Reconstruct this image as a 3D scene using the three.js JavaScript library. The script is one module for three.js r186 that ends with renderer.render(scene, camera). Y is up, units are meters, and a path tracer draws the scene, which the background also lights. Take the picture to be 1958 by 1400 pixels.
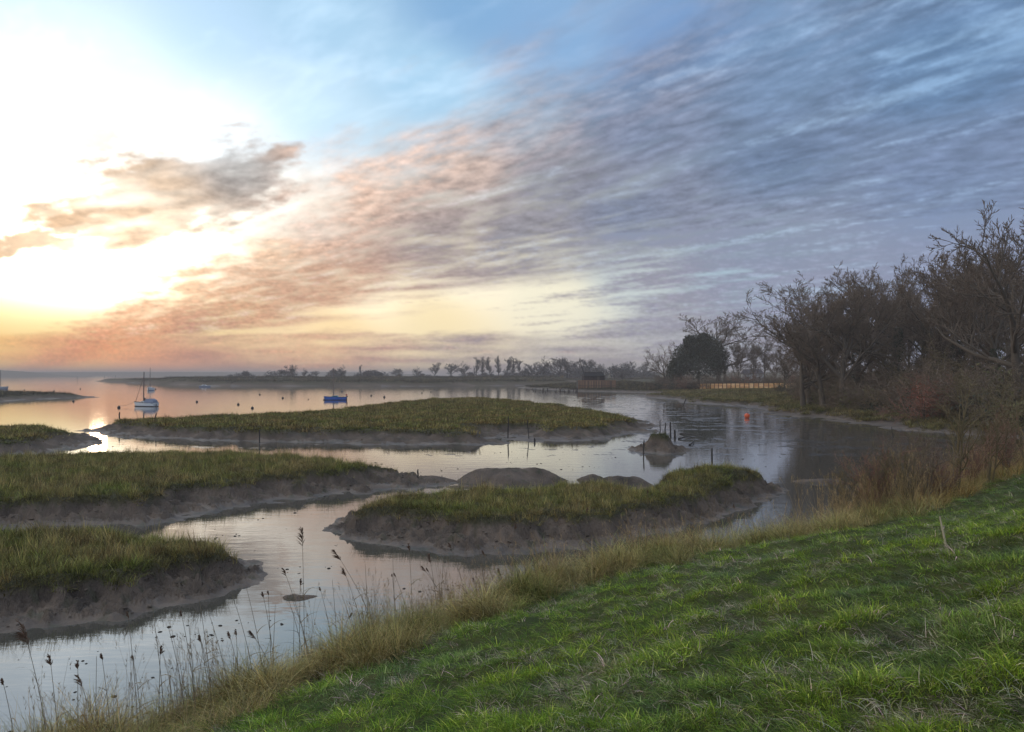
import * as THREE from 'three';
import { mergeGeometries } from 'three/addons/utils/BufferGeometryUtils.js';

// ------------------------------------------------------------------ camera, sky, sun, exposure
const EYE = 6.5, FP = 1528, CX = 979, HY = 717;          // eye height above the tide, focal length and horizon of the 1958 px wide photograph
const scene = new THREE.Scene();
const camera = new THREE.PerspectiveCamera(49.2, 1024 / 732, 0.1, 14000);
camera.position.set(0, EYE, 0);
camera.rotation.x = 0.0111;
const renderer = new THREE.WebGLRenderer({ antialias: true });
renderer.setSize(1024, 732);
renderer.toneMapping = THREE.LinearToneMapping;
renderer.toneMappingExposure = 1.36;
renderer.shadowMap.enabled = true;
renderer.shadowMap.type = THREE.PCFSoftShadowMap;

function mulberry(a) { return () => { a |= 0; a = a + 0x6D2B79F5 | 0; let t = Math.imul(a ^ a >>> 15, 1 | a); t = t + Math.imul(t ^ t >>> 7, 61 | t) ^ t; return ((t ^ t >>> 14) >>> 0) / 4294967296; }; }
const lerp = (a, b, t) => a + (b - a) * t, clamp = (x, a = 0, b = 1) => x < a ? a : x > b ? b : x;
const sstep = (a, b, x) => { const t = clamp((x - a) / (b - a)); return t * t * (3 - 2 * t); };
const perm = new Uint8Array(512); { const r = mulberry(77), p = [...Array(256).keys()]; for (let i = 255; i > 0; i--) { const j = Math.floor(r() * (i + 1)); [p[i], p[j]] = [p[j], p[i]]; } for (let i = 0; i < 512; i++) perm[i] = p[i & 255]; }
const GX = new Float32Array(256), GY = new Float32Array(256); for (let i = 0; i < 256; i++) { GX[i] = Math.cos(i * 2.39996); GY[i] = Math.sin(i * 2.39996); }
function noise(x, y, per = 0) {                            // gradient noise, about -1..1; per > 0 makes it tile
  let X = Math.floor(x), Y = Math.floor(y); const fx = x - X, fy = y - Y; let X1 = X + 1, Y1 = Y + 1;
  if (per) { X = ((X % per) + per) % per; Y = ((Y % per) + per) % per; X1 = X1 % per; X1 = (X1 + per) % per; Y1 = ((Y1 % per) + per) % per; }
  X &= 255; Y &= 255; X1 &= 255; Y1 &= 255;
  const u = fx * fx * fx * (fx * (fx * 6 - 15) + 10), v = fy * fy * fy * (fy * (fy * 6 - 15) + 10);
  const a = perm[perm[X] + Y], b = perm[perm[X1] + Y], c = perm[perm[X] + Y1], d = perm[perm[X1] + Y1];
  const n0 = GX[a] * fx + GY[a] * fy, n1 = GX[b] * (fx - 1) + GY[b] * fy, n2 = GX[c] * fx + GY[c] * (fy - 1), n3 = GX[d] * (fx - 1) + GY[d] * (fy - 1);
  return (n0 + (n1 - n0) * u + ((n2 + (n3 - n2) * u) - (n0 + (n1 - n0) * u)) * v) * 1.5;
}
function fbm(x, y, o = 4, g = 0.5) { let s = 0, a = 1, t = 0; for (let i = 0; i < o; i++) { s += a * noise(x + i * 17.3, y - i * 9.1); t += a; a *= g; x *= 2.03; y *= 2.03; } return s / t * 1.4; }
const s2l = (c) => { c /= 255; return c <= 0.04045 ? c / 12.92 : Math.pow((c + 0.055) / 1.055, 2.4); };

// the sun stands low on the left behind thin cloud: 27 degrees left of the view, 5 degrees up
const SUN = new THREE.Vector3((188 - CX) / FP, 139 / FP, -1).normalize();
// control colours of the clear air and of the cloud, by direction (photo x, photo y, colour, strength)
const AIR = [
  [0, 20, 196, 222, 244, 1], [200, 120, 200, 226, 246, 1], [400, 60, 172, 208, 238, 1], [600, 50, 164, 203, 232, 1], [900, 10, 130, 172, 213, 1], [800, 150, 165, 205, 234, 1], [1020, 60, 134, 172, 213, 1], [620, 220, 184, 217, 239, 1],
  [400, 250, 214, 232, 244, 1], [150, 350, 240, 240, 235, 1], [460, 400, 250, 244, 230, 1], [450, 500, 253, 236, 200, 1], [150, 500, 255, 236, 190, 1], [60, 610, 255, 226, 150, 1.05], [-100, 660, 255, 208, 120, 1.05], [100, 690, 248, 184, 116, 1], [330, 700, 236, 160, 120, 1], [380, 610, 255, 230, 165, 1.05],
  [640, 450, 246, 232, 214, 1], [700, 570, 255, 241, 208, 1.22], [900, 535, 250, 240, 214, 1.15], [1050, 560, 236, 230, 206, 1.1], [650, 622, 254, 222, 166, 1.05], [830, 610, 248, 228, 182, 1.05], [1200, 520, 194, 206, 208, 1],
  [1400, 510, 165, 188, 203, 1], [1700, 470, 152, 168, 194, 1], [1300, 90, 116, 152, 198, 1], [1600, 40, 124, 160, 200, 1], [1900, 40, 116, 152, 194, 1], [1900, 300, 130, 152, 184, 1], [1500, 300, 138, 162, 192, 1],
  [700, -300, 100, 150, 205, 1], [1500, -400, 96, 138, 190, 1], [0, -300, 160, 200, 235, 1],
];
const CLD = [
  [300, 360, 200, 176, 152, 1], [450, 330, 158, 156, 156, 1], [250, 420, 226, 192, 158, 1], [100, 440, 206, 168, 130, 1], [20, 480, 186, 145, 105, 1], [300, 540, 240, 200, 158, 1], [250, 620, 226, 165, 122, 1], [500, 480, 212, 180, 152, 1], [600, 560, 200, 158, 132, 1],
  [450, 590, 212, 165, 130, 1], [600, 430, 186, 158, 146, 1], [640, 300, 218, 186, 168, 1], [800, 270, 206, 174, 158, 1], [900, 330, 176, 160, 154, 1], [850, 450, 156, 145, 144, 1], [1000, 250, 146, 148, 160, 1], [1050, 350, 132, 135, 148, 1], [1000, 450, 142, 141, 149, 1],
  [1200, 230, 118, 133, 160, 1], [1200, 400, 122, 132, 154, 1], [1500, 300, 106, 125, 154, 1], [1500, 150, 114, 138, 170, 1], [1800, 130, 100, 130, 166, 1], [1800, 350, 116, 134, 165, 1], [1500, 470, 132, 143, 165, 1],
  [1200, 600, 146, 146, 162, 1], [1500, 560, 142, 147, 170, 1], [1850, 560, 138, 146, 172, 1], [1100, 680, 155, 147, 154, 1], [900, 650, 162, 146, 146, 1], [700, 650, 184, 147, 136, 1], [400, 650, 176, 126, 114, 1], [150, 650, 206, 134, 102, 1],
  [600, 695, 216, 152, 120, 1], [200, 695, 250, 166, 104, 1.1], [-50, 640, 250, 190, 115, 1], [1400, 690, 150, 148, 162, 1],
];
const dirOf = (x, y) => { const X = (x - CX) / FP, Y = (HY - y) / FP, l = Math.hypot(X, 1); return [Math.atan(X) * 57.29578, Math.atan2(Y, l) * 57.29578]; };
const DIM = 0.8, compile = (list, far) => list.map(([x, y, r, g, b, k]) => [...dirOf(x, y), s2l(r) * k * DIM, s2l(g) * k * DIM, s2l(b) * k * DIM]).concat(far.map(([a, e, r, g, b, k]) => [a, e, s2l(r) * k, s2l(g) * k, s2l(b) * k]));
const AIRC = compile(AIR, [[-75, 20, 220, 232, 244, 1], [-80, 4, 240, 190, 140, 1], [75, 15, 125, 150, 185, 1], [75, 2, 140, 145, 165, 1], [180, 12, 150, 168, 198, 1], [-130, 12, 175, 192, 214, 1], [130, 12, 142, 160, 190, 1], [0, 70, 190, 208, 230, 1], [180, 60, 170, 190, 216, 1]]);  // unseen sky overhead, behind and beside: raised on purpose to brighten the ground
const CLDC = compile(CLD, [[-75, 15, 190, 180, 175, 1], [-80, 3, 220, 160, 120, 1], [75, 15, 110, 128, 158, 1], [75, 2, 138, 140, 160, 1], [180, 15, 145, 155, 175, 1], [-130, 15, 165, 168, 178, 1], [130, 15, 132, 146, 170, 1], [0, 70, 172, 184, 200, 1]]);  // cloud outside the view likewise lightened to add light on the land
function pick(list, az, el, out) {
  let r = 0, g = 0, b = 0, w = 0;
  for (const p of list) { let da = Math.abs(az - p[0]); if (da > 180) da = 360 - da; da *= 0.62; const de = el - p[1], q = 1 / Math.pow(da * da + de * de + 1.6, 1.75); r += q * p[2]; g += q * p[3]; b += q * p[4]; w += q; }
  out[0] = r / w; out[1] = g / w; out[2] = b / w;
}
const VX = -0.673, VL = Math.hypot(VX, 1), _a = [0, 0, 0], _c = [0, 0, 0];
function skyAt(az, el, out) {
  const ra = az / 57.29578, re = el / 57.29578, dx = Math.sin(ra) * Math.cos(re), dz = Math.cos(ra) * Math.cos(re), dy = Math.sin(re);
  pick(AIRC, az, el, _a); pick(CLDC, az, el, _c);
  const Y = dy + 0.012, u = (dx * VX + dz) / VL / Y, v = (dx - VX * dz) / VL / Y;          // place on a flat cloud layer whose streets run towards the far left
  const wx = fbm(u * 0.28, v * 0.5, 3), wy = fbm(u * 0.33 + 9, v * 0.6 - 4, 3);
  // glow of the hidden sun through thin high veil
  const gx = (az + 29) / 13, gy = (el - 11) / (el > 11 ? 9.5 : 5), glow = 0.62 * Math.exp(-(gx * gx + gy * gy)) * (1 + 0.15 * fbm(u * 0.7, v * 1.5, 4)), hx = (az + 28) / 6, hy = (el - 7.5) / (el > 7.5 ? 3.4 : 2.3), hot = 5 * Math.exp(-(hx * hx + hy * hy));
  const veil = 0.16 * sstep(-0.2, 0.9, fbm(u * 1.1 + wx, v * 3 + 8, 5, 0.6)) * sstep(6, 12, el) * sstep(20, -10, az);
  _a[0] += glow + hot + veil; _a[1] += glow * 0.985 + hot * 0.9 + veil; _a[2] += glow * 0.95 + hot * 0.7 + veil;
  // the broad sheet of cloud
  const vv = v + wy * 0.3 * Math.min(v * 0.5 + 0.3, 2) + 0.12 * fbm(u * 1.4, v * 2.5, 4);
  const edge = sstep(1.1, 2.0, vv + 0.42 * fbm(u * 1.7 + 3, v * 4.2, 6, 0.62)), right = sstep(-6, 22, az), streak = fbm(az * 0.1 + 4, el * 1.5 - az * 0.13, 6, 0.66);
  const low = 1 - sstep(3.2, 4.9, vv + 0.6 * wx + 0.7 * streak) * (1 - sstep(-0.35, 0.5, streak * 1.25 + lerp(-0.75, 0.95, right)));
  const billow = fbm(u * 1.5 + wx * 0.7, v * 4.2 + wy * 0.9, 6, 0.6), street = fbm(u * 0.5 + wy * 0.3, v * 2.2 + wx * 0.55, 5, 0.55), fine = fbm(u * 6 + wx, v * 11 + wy * 2, 5, 0.65);
  let d = edge * low * clamp(0.9 + 0.42 * billow + 0.42 * street + 0.16 * fine);
  // the ragged dark cloud on the left
  const qx = (az + 23.5) / 9.0, qy = (el - 11.3 - (az + 23.5) * 0.33) / 3.5, rag = fbm(az * 0.42 + 5 + 0.25 * el, el * 1.25 - az * 0.3, 6, 0.6), rag2 = fbm(az * 0.17 - 3, el * 0.6 + 2 - az * 0.12, 4);
  let lc = sstep(0.0, 1.0, 1.4 - qx * qx - qy * qy * (qy < 0 ? 1.2 : 1) + rag * 0.6 + rag2 * 0.6) * clamp(0.9 + 0.3 * rag2);
  const qx2 = (az + 31) / 4.6, qy2 = (el - 8.4 - (az + 31) * 0.42) / 1.25; lc = Math.max(lc, sstep(0.2, 1, 1.2 - qx2 * qx2 - qy2 * qy2 + rag * 0.8) * 0.95);
  const qx3 = (az + 27) / 2.6, qy3 = (el - 14.6) / 1.0; lc = Math.max(lc, sstep(0.2, 1, 1.1 - qx3 * qx3 - qy3 * qy3 + rag * 0.8) * 0.55);
  d = Math.max(d, lc);
  // low bank along the horizon
  const bankTop = 3.0 + 0.8 * fbm(az * 0.11 + 2, 3.3, 4) + sstep(0, 14, az) * 1.6, soft = lerp(0.35, 1.0, right), bt = 1 - sstep(bankTop - soft, bankTop + soft, el + 0.55 * fbm(az * 0.16 + 3, el * 1.7 - az * 0.12, 6, 0.62));
  const lump = fbm(az * 0.13 + 1, el * 1.15 + 7, 6, 0.58); let bank = bt * clamp(lerp(0.62, 0.8, right) + lerp(0.75, 0.3, right) * lump) * (0.7 + 0.3 * sstep(-33, -18, az));
  d = Math.max(d, clamp(bank));
  // lit rims and thin places: warm near the sun, pale blue away from it
  const warm = Math.exp(-Math.pow((az + 14) / 20, 2)), lit = clamp(0.5 + 0.45 * billow + 0.75 * fine);
  const core = edge * low * sstep(-0.5, 0.6, billow + street);
  const rim = edge * (1 - sstep(1.7, 2.6, vv)) * low;
  for (let k = 0; k < 3; k++) {
    let c = _c[k] * (0.86 + 0.36 * lit + 0.24 * street + 0.24 * fine) * (1 - 0.1 * core) + (glow * 0.1 + hot * 0.03) * [1, 0.86, 0.68][k];
    c += rim * warm * lit * [0.26, 0.17, 0.11][k];
    c += (1 - bt) * edge * low * sstep(0.1, 0.75, -street + 0.4 * fine) * [0.07, 0.1, 0.125][k] * 1.4;
    c += bt * warm * sstep(0.45, 0.85, fbm(az * 0.35 + 20, el * 2.6, 5)) * [0.3, 0.12, 0.05][k];
    out[k] = Math.max(0.004, lerp(_a[k], c, clamp(d)));
  }
}
{
  const W = 4096, H = 2048, data = new Float32Array(W * H * 4), o = [0, 0, 0], S = 8, w = W / S, h = H / S, coarse = new Float32Array(w * (h + 1) * 3);
  const angles = (col, row, Wd, Hd) => { const round = ((col + 0.5) / Wd - 0.5) * 360; let az = round + 90; if (az > 180) az -= 360; return [az, ((row + 0.5) / Hd - 0.5) * 180]; };
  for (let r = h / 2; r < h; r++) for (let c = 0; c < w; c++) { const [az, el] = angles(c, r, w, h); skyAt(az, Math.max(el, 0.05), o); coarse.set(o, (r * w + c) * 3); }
  for (let r = 0; r < H; r++) for (let c = 0; c < W; c++) {
    const i = (r * W + c) * 4; data[i + 3] = 1;
    let [az, el] = angles(c, r, W, H);
    if (el < 0) el = 0.05;
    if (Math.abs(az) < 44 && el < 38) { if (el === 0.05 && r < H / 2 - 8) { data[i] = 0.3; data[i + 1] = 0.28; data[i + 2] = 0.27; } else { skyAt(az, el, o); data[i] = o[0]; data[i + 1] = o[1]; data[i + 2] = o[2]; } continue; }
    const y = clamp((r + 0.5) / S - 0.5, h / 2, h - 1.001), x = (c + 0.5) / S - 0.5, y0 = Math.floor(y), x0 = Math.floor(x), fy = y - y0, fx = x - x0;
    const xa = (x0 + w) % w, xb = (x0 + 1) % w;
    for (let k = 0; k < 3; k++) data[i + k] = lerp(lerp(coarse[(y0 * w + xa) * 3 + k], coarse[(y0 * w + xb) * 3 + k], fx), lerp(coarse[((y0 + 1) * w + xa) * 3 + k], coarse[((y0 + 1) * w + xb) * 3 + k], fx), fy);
  }
  const sky = new THREE.DataTexture(data, W, H, THREE.RGBAFormat, THREE.FloatType);
  sky.mapping = THREE.EquirectangularReflectionMapping; sky.magFilter = THREE.LinearFilter; sky.minFilter = THREE.LinearFilter; sky.wrapS = THREE.RepeatWrapping; sky.needsUpdate = true;
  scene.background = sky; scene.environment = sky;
}
const sun = new THREE.DirectionalLight(new THREE.Color(1.0, 0.72, 0.45), 0.012);
sun.position.copy(SUN).multiplyScalar(400); sun.target.position.set(0, 0, -60); sun.position.add(sun.target.position);
sun.castShadow = true; sun.shadow.radius = 2; sun.shadow.mapSize.set(4096, 4096);
Object.assign(sun.shadow.camera, { left: -250, right: 250, top: 120, bottom: -120, near: 1, far: 1500 });
scene.add(sun, sun.target);

// ------------------------------------------------------------------ helpers
const taken = {};
function numbered(name) { const n = taken[name] = (taken[name] ?? -1) + 1; return n ? `${name}_${String(n).padStart(3, '0')}` : name; }
const ORD = ['first', 'second', 'third', 'fourth', 'fifth', 'sixth', 'seventh', 'eighth', 'ninth', 'tenth', 'eleventh', 'twelfth', 'thirteenth', 'fourteenth', 'fifteenth', 'sixteenth', 'seventeenth', 'eighteenth', 'nineteenth', 'twentieth'];
const ord = (i) => i < 20 ? ORD[i] : ['twenty', 'thirty', 'forty', 'fifty'][Math.floor((i + 1) / 10) - 2] + ((i + 1) % 10 ? '-' + ORD[(i + 1) % 10 - 1] : 'th').replace('ty-', 'ty-');
function shade(o) { o.traverse((m) => { if (m.isMesh) { m.castShadow = true; m.receiveShadow = true; } }); return o; }
function mesh(name, geometry, material, parent) { const m = new THREE.Mesh(geometry, material); m.name = name; m.castShadow = m.receiveShadow = true; if (parent) parent.add(m); return m; }
function thing(name, label, category, pos = [0, 0, 0], turn = 0, group) {
  const o = new THREE.Group(); o.name = numbered(name); o.position.set(...pos); o.rotation.y = turn; o.userData = { label, category }; if (group) o.userData.group = group; scene.add(o); return o;
}
function structure(name, geometry, material, label) { const m = mesh(numbered(name), geometry, material); m.userData.kind = 'structure'; if (label) m.userData.label = label; scene.add(m); return m; }
function stuff(name, label, category) { const o = new THREE.Group(); o.name = numbered(name); o.userData = { kind: 'stuff', label, category }; scene.add(o); return o; }
const col = (r, g, b) => new THREE.Color().setRGB(r, g, b);
const std = (r, g, b, roughness = 0.8, more = {}) => new THREE.MeshStandardMaterial({ color: col(r, g, b), roughness, side: THREE.DoubleSide, ...more });
class GB {                                                 // collects triangles
  constructor() { this.p = []; this.n = []; this.i = []; this.c = null; }
  tube(pts, rad, sides = 5, cap = true) {
    const base = this.p.length / 3, N = pts.length; let px = 1, py = 0, pz = 0;
    for (let k = 0; k < N; k++) {
      const a = pts[Math.max(0, k - 1)], b = pts[Math.min(N - 1, k + 1)]; let tx = b[0] - a[0], ty = b[1] - a[1], tz = b[2] - a[2]; const tl = Math.hypot(tx, ty, tz) || 1; tx /= tl; ty /= tl; tz /= tl;
      if (k === 0 && Math.abs(tx) > 0.9) { px = 0; pz = 1; }
      let d = px * tx + py * ty + pz * tz; px -= d * tx; py -= d * ty; pz -= d * tz; const pl = Math.hypot(px, py, pz) || 1; px /= pl; py /= pl; pz /= pl;
      const qx = ty * pz - tz * py, qy = tz * px - tx * pz, qz = tx * py - ty * px, tip = k === N - 1 && rad[k] < 1e-6;
      for (let s = 0; s < sides; s++) { const t = s / sides * 6.283185, c = Math.cos(t), e = Math.sin(t), nx = px * c + qx * e, ny = py * c + qy * e, nz = pz * c + qz * e; this.p.push(pts[k][0] + nx * rad[k], pts[k][1] + ny * rad[k], pts[k][2] + nz * rad[k]); this.n.push(nx, ny, nz); }
      if (k) for (let s = 0; s < sides; s++) { const a0 = base + (k - 1) * sides + s, a1 = base + (k - 1) * sides + (s + 1) % sides, b0 = a0 + sides, b1 = a1 + sides; this.i.push(a0, a1, b0); if (!tip) this.i.push(a1, b1, b0); }
    }
    if (cap && rad[N - 1] > 1e-6) { const c = this.p.length / 3; this.p.push(...pts[N - 1]); this.n.push(0, 1, 0); const o = base + (N - 1) * sides; for (let s = 0; s < sides; s++) this.i.push(o + s, o + (s + 1) % sides, c); }
    return this;
  }
  box(x0, y0, z0, x1, y1, z1) {
    const f = [[0, 1, 3, 2, -1, 0, 0], [4, 6, 7, 5, 1, 0, 0], [0, 4, 5, 1, 0, -1, 0], [2, 3, 7, 6, 0, 1, 0], [0, 2, 6, 4, 0, 0, -1], [1, 5, 7, 3, 0, 0, 1]], v = [];
    for (const x of [x0, x1]) for (const y of [y0, y1]) for (const z of [z0, z1]) v.push([x, y, z]);
    for (const [a, b, c, d, nx, ny, nz] of f) { const o = this.p.length / 3; for (const k of [a, b, c, d]) { this.p.push(...v[k]); this.n.push(nx, ny, nz); } this.i.push(o, o + 1, o + 2, o, o + 2, o + 3); }
    return this;
  }
  quad(a, b, c, d) { const u = [b[0] - a[0], b[1] - a[1], b[2] - a[2]], w = [c[0] - a[0], c[1] - a[1], c[2] - a[2]], n = [u[1] * w[2] - u[2] * w[1], u[2] * w[0] - u[0] * w[2], u[0] * w[1] - u[1] * w[0]], l = Math.hypot(...n) || 1, o = this.p.length / 3; for (const q of [a, b, c, d]) { this.p.push(...q); this.n.push(n[0] / l, n[1] / l, n[2] / l); } this.i.push(o, o + 1, o + 2, o, o + 2, o + 3); return this; }
  tri(a, b, c) { const o = this.p.length / 3, u = [b[0] - a[0], b[1] - a[1], b[2] - a[2]], w = [c[0] - a[0], c[1] - a[1], c[2] - a[2]], n = [u[1] * w[2] - u[2] * w[1], u[2] * w[0] - u[0] * w[2], u[0] * w[1] - u[1] * w[0]], l = Math.hypot(...n) || 1; for (const q of [a, b, c]) { this.p.push(...q); this.n.push(n[0] / l, n[1] / l, n[2] / l); } this.i.push(o, o + 1, o + 2); return this; }
  tint(r, g, b) { this.c ??= []; while (this.c.length < this.p.length) this.c.push(r, g, b); return this; }
  geometry() {
    const g = new THREE.BufferGeometry(); g.setAttribute('position', new THREE.BufferAttribute(new Float32Array(this.p), 3)); g.setAttribute('normal', new THREE.BufferAttribute(new Float32Array(this.n), 3));
    if (this.c) g.setAttribute('color', new THREE.BufferAttribute(new Float32Array(this.c), 3)); g.setIndex(new THREE.BufferAttribute(new Uint32Array(this.i), 1)); return g;
  }
}
// tiling relief textures
function relief(size, layers) {                            // layers: [cells x, cells y, octaves, weight, ridged]
  const v = new Float32Array(size * size); let lo = 1e9, hi = -1e9;
  for (let y = 0; y < size; y++) for (let x = 0; x < size; x++) {
    let s = 0;
    for (const [cx, cy, oct, w, ridge] of layers) { let a = w, fx = cx, fy = cy; for (let o = 0; o < oct; o++) { let X = x / size * fx, Y = y / size * fy; const n = perN(X, Y, fx, fy, o * 31 + cx); s += a * (ridge ? 1 - 2 * Math.abs(n) : n); a *= 0.5; fx *= 2; fy *= 2; } }
    v[y * size + x] = s; lo = Math.min(lo, s); hi = Math.max(hi, s);
  }
  const d = new Uint8Array(size * size * 4); for (let i = 0; i < size * size; i++) { const q = (v[i] - lo) / (hi - lo) * 255; d[i * 4] = d[i * 4 + 1] = d[i * 4 + 2] = q; d[i * 4 + 3] = 255; }
  const t = new THREE.DataTexture(d, size, size); t.wrapS = t.wrapT = THREE.RepeatWrapping; t.magFilter = THREE.LinearFilter; t.minFilter = THREE.LinearMipmapLinearFilter; t.generateMipmaps = true; t.needsUpdate = true; return t;
}
function perN(x, y, px, py, seed) {
  const X = Math.floor(x), Y = Math.floor(y), fx = x - X, fy = y - Y, u = fx * fx * (3 - 2 * fx), v = fy * fy * (3 - 2 * fy), h = (i, j) => perm[(perm[((i + px) % px + seed) & 255] + ((j + py) % py)) & 255];
  const g = (i, j, a, b) => { const k = h(i, j); return GX[k] * a + GY[k] * b; };
  return lerp(lerp(g(X, Y, fx, fy), g(X + 1, Y, fx - 1, fy), u), lerp(g(X, Y + 1, fx, fy - 1), g(X + 1, Y + 1, fx - 1, fy - 1), u), v) * 1.5;
}
const tile = (t, sx, sy = sx) => { const c = t.clone(); c.repeat.set(1 / sx, 1 / sy); c.needsUpdate = true; return c; };

// ------------------------------------------------------------------ the lie of the land, (x, d): metres to the right of and ahead of the eye; y = 0 is the tide level
function sdPoly(P, x, y) {                                 // signed distance, positive inside
  let d = 1e18, s = false;
  for (let i = 0, j = P.length - 1; i < P.length; j = i++) {
    const ex = P[j][0] - P[i][0], ey = P[j][1] - P[i][1], wx = x - P[i][0], wy = y - P[i][1], t = clamp((wx * ex + wy * ey) / (ex * ex + ey * ey)), bx = wx - ex * t, by = wy - ey * t;
    d = Math.min(d, bx * bx + by * by);
    if ((P[i][1] > y) !== (P[j][1] > y) && x < ex * (y - P[i][1]) / ey + P[i][0]) s = !s;
  }
  return s ? Math.sqrt(d) : -Math.sqrt(d);
}
const ISL = {
  front_left: { P: [[-34, 19], [-20, 19.6], [-13.3, 20.4], [-10.8, 21], [-9, 22.8], [-7.6, 25.2], [-8.3, 27], [-10.3, 28.8], [-14, 30.2], [-20, 31], [-36, 31]], top: 0.85, skirt: 2.0, warp: 0.55, step: 0.085, lump: 1.0, label: 'grassy salt marsh hummock with a mud bank nearest the reeds' },
  centre: { P: [[-7.9, 33.6], [-5.7, 30.8], [-1.5, 29], [1.4, 29.4], [4.6, 31.5], [10.2, 37], [15.4, 44.6], [15.6, 46.5], [13, 48], [9, 46.5], [6, 42.5], [0, 41.2], [-5, 39.2], [-8, 36]], top: 0.95, skirt: 2.1, warp: 0.7, step: 0.09, lump: 1.1, label: 'grassy marsh islet with wet mud slopes and a broken post on its back edge' },
  long_left: { P: [[-45, 33], [-22, 33.6], [-15, 35], [-14.2, 38.8], [-9.7, 43.2], [-3.4, 47.2], [-3.6, 49.4], [-8, 52.5], [-14, 57.5], [-24, 60.5], [-32, 58.5], [-48, 53]], top: 0.95, skirt: 3.4, warp: 1.15, step: 0.14, lump: 1.3, label: 'long grassy marsh island with lumpy mud in front of it' },
  great: { P: [[-51, 95], [-46, 88], [-38.6, 82], [-32.7, 80], [-22.6, 76.6], [-11.7, 74.2], [-2.1, 73], [-0.6, 79], [-1, 86], [1.6, 78], [7.9, 79], [14, 88], [19, 101], [18, 118], [13, 142], [4, 165], [-5, 186], [-20, 178], [-27, 150], [-35, 120], [-42, 112], [-49, 104]], top: 1.0, skirt: 5.2, warp: 2.0, step: 0.4, lump: 2.2, label: 'widest grassy marsh island with shining mud along its near edge' },
  left_edge: { P: [[-38.6, 75], [-38, 66.5], [-42, 62], [-65, 57], [-84, 75], [-62, 93], [-47, 88.5], [-42, 82]], top: 1.0, skirt: 4.6, warp: 1, step: 0.5, lump: 1.8, label: 'dark grassy marsh island with a sloping mud point on its right' },
  islet: { P: [[10.2, 70.5], [10.6, 67.2], [12.2, 65.2], [14.4, 66.4], [15.6, 69], [14, 72.5], [11.5, 72.6]], top: 1.35, skirt: 2.4, warp: 0.35, step: 0.17, lump: 0.9, label: 'tiny mud islet crowned with a tuft of grass' },
  spit: { P: [[-200, 188], [-125, 196], [-127, 214], [-120, 231], [-133, 246], [-180, 280], [-250, 290]], top: 1.1, skirt: 6, warp: 2.5, step: 2, lump: 4, label: 'dark low marsh spit beyond the left island' },
  far_marsh: { P: [[-196, 500], [-185, 468], [-120, 462], [-60, 455], [-20, 470], [40, 520], [40, 640], [600, 640], [2400, 900], [2400, 2600], [-700, 2600], [-420, 800]], top: 2.6, skirt: 7, warp: 6, step: 0, lump: 9, label: 'dark reedy marsh along the far shore' },
  right_shore: { P: [[2, 420], [4, 392], [16, 350], [24, 320], [36, 308], [50, 286], [46, 262], [36, 240], [42, 208], [40, 186], [48, 160], [43, 138], [44.5, 124], [46, 105], [46.5, 92], [51, 81], [62, 84], [90, 106], [400, 300], [900, 700], [60, 700], [8, 450]], top: 0.8, skirt: 7, warp: 2.6, step: 0, lump: 2.6, label: 'muddy marsh shore in front of the wood' },
};
const mound = (cx, cd, rx, rd, h, k) => ({ P: [...Array(14)].map((_, i) => { const a = i / 14 * 6.2832, r = 1 + 0.16 * Math.sin(i * 2.3 + k) + 0.1 * Math.sin(i * 4.1 + k * 2); return [cx + rx * r * Math.cos(a), cd + rd * r * Math.sin(a)]; }), top: h, skirt: rd * 0.95, warp: 0.15, step: 0.07, lump: 0.8, dome: true });
const MOUNDS = [
  [mound(-4.8, 48.6, 1.3, 1.2, 0.42, 1), 'small bare mud mound at the tip of the long left island'], [mound(-0.2, 49.2, 3.4, 2.3, 0.75, 2), 'largest bare mud mound behind the central islet'], [mound(4.9, 49.6, 0.9, 0.9, 0.38, 3), 'smallest round mud mound between two larger mounds'],
  [mound(6.6, 46.9, 1.75, 1.5, 0.55, 4), 'smooth double mud mound just behind the dip of the central islet'], [mound(-3.0, 46.4, 0.8, 0.35, 0.14, 5), 'flat sliver of mud beside the pool between the mounds'], [mound(-6.2, 23.4, 0.55, 0.3, 0.1, 6), 'little dark mud heap in the shining water behind the reeds'],
  [mound(18.6, 48.5, 1.5, 0.9, 0.2, 7), 'low mud bar in the creek right of the central islet'],
];
const TOE = [[-30, -16], [-12.5, 5], [-6.4, 12.2], [-2.2, 17.6], [1.2, 21.6], [4.3, 24.2], [8.3, 26.2], [12.5, 29.7], [33, 51], [60, 76], [160, 168]];
function bankS(x, d) {                                     // distance up the bank from its toe
  let best = 1e18, sign = 1;
  for (let i = 0; i + 1 < TOE.length; i++) { const [ax, ay] = TOE[i], ex = TOE[i + 1][0] - ax, ey = TOE[i + 1][1] - ay, wx = x - ax, wy = d - ay, t = clamp((wx * ex + wy * ey) / (ex * ex + ey * ey)), bx = wx - ex * t, by = wy - ey * t, q = bx * bx + by * by; if (q < best) { best = q; sign = ex * wy - ey * wx > 0 ? -1 : 1; } }
  return Math.sqrt(best) * sign;
}
function bankH(x, d, s = bankS(x, d)) {
  s += 0.35 * noise(x * 0.45 + 3, d * 0.45);
  if (s < 0) return 0.95 + s * 1.05;
  const c = s - 14.4, e = s < 14.4 ? 0.95 + s * 0.275 : 0.95 + 14.4 * 0.275 - c * c * 0.02;
  const hum = sstep(0, 1.5, s);
  return e - 0.04 + hum * (0.08 * noise(x * 0.85 + 3, d * 0.85) + 0.07 * noise(x * 1.7, d * 1.7 + 4) + 0.1 * noise(x * 0.23 + 5, d * 0.23)) + (1 - hum) * 0.12 * noise(x * 1.1, d * 1.1);
}
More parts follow.
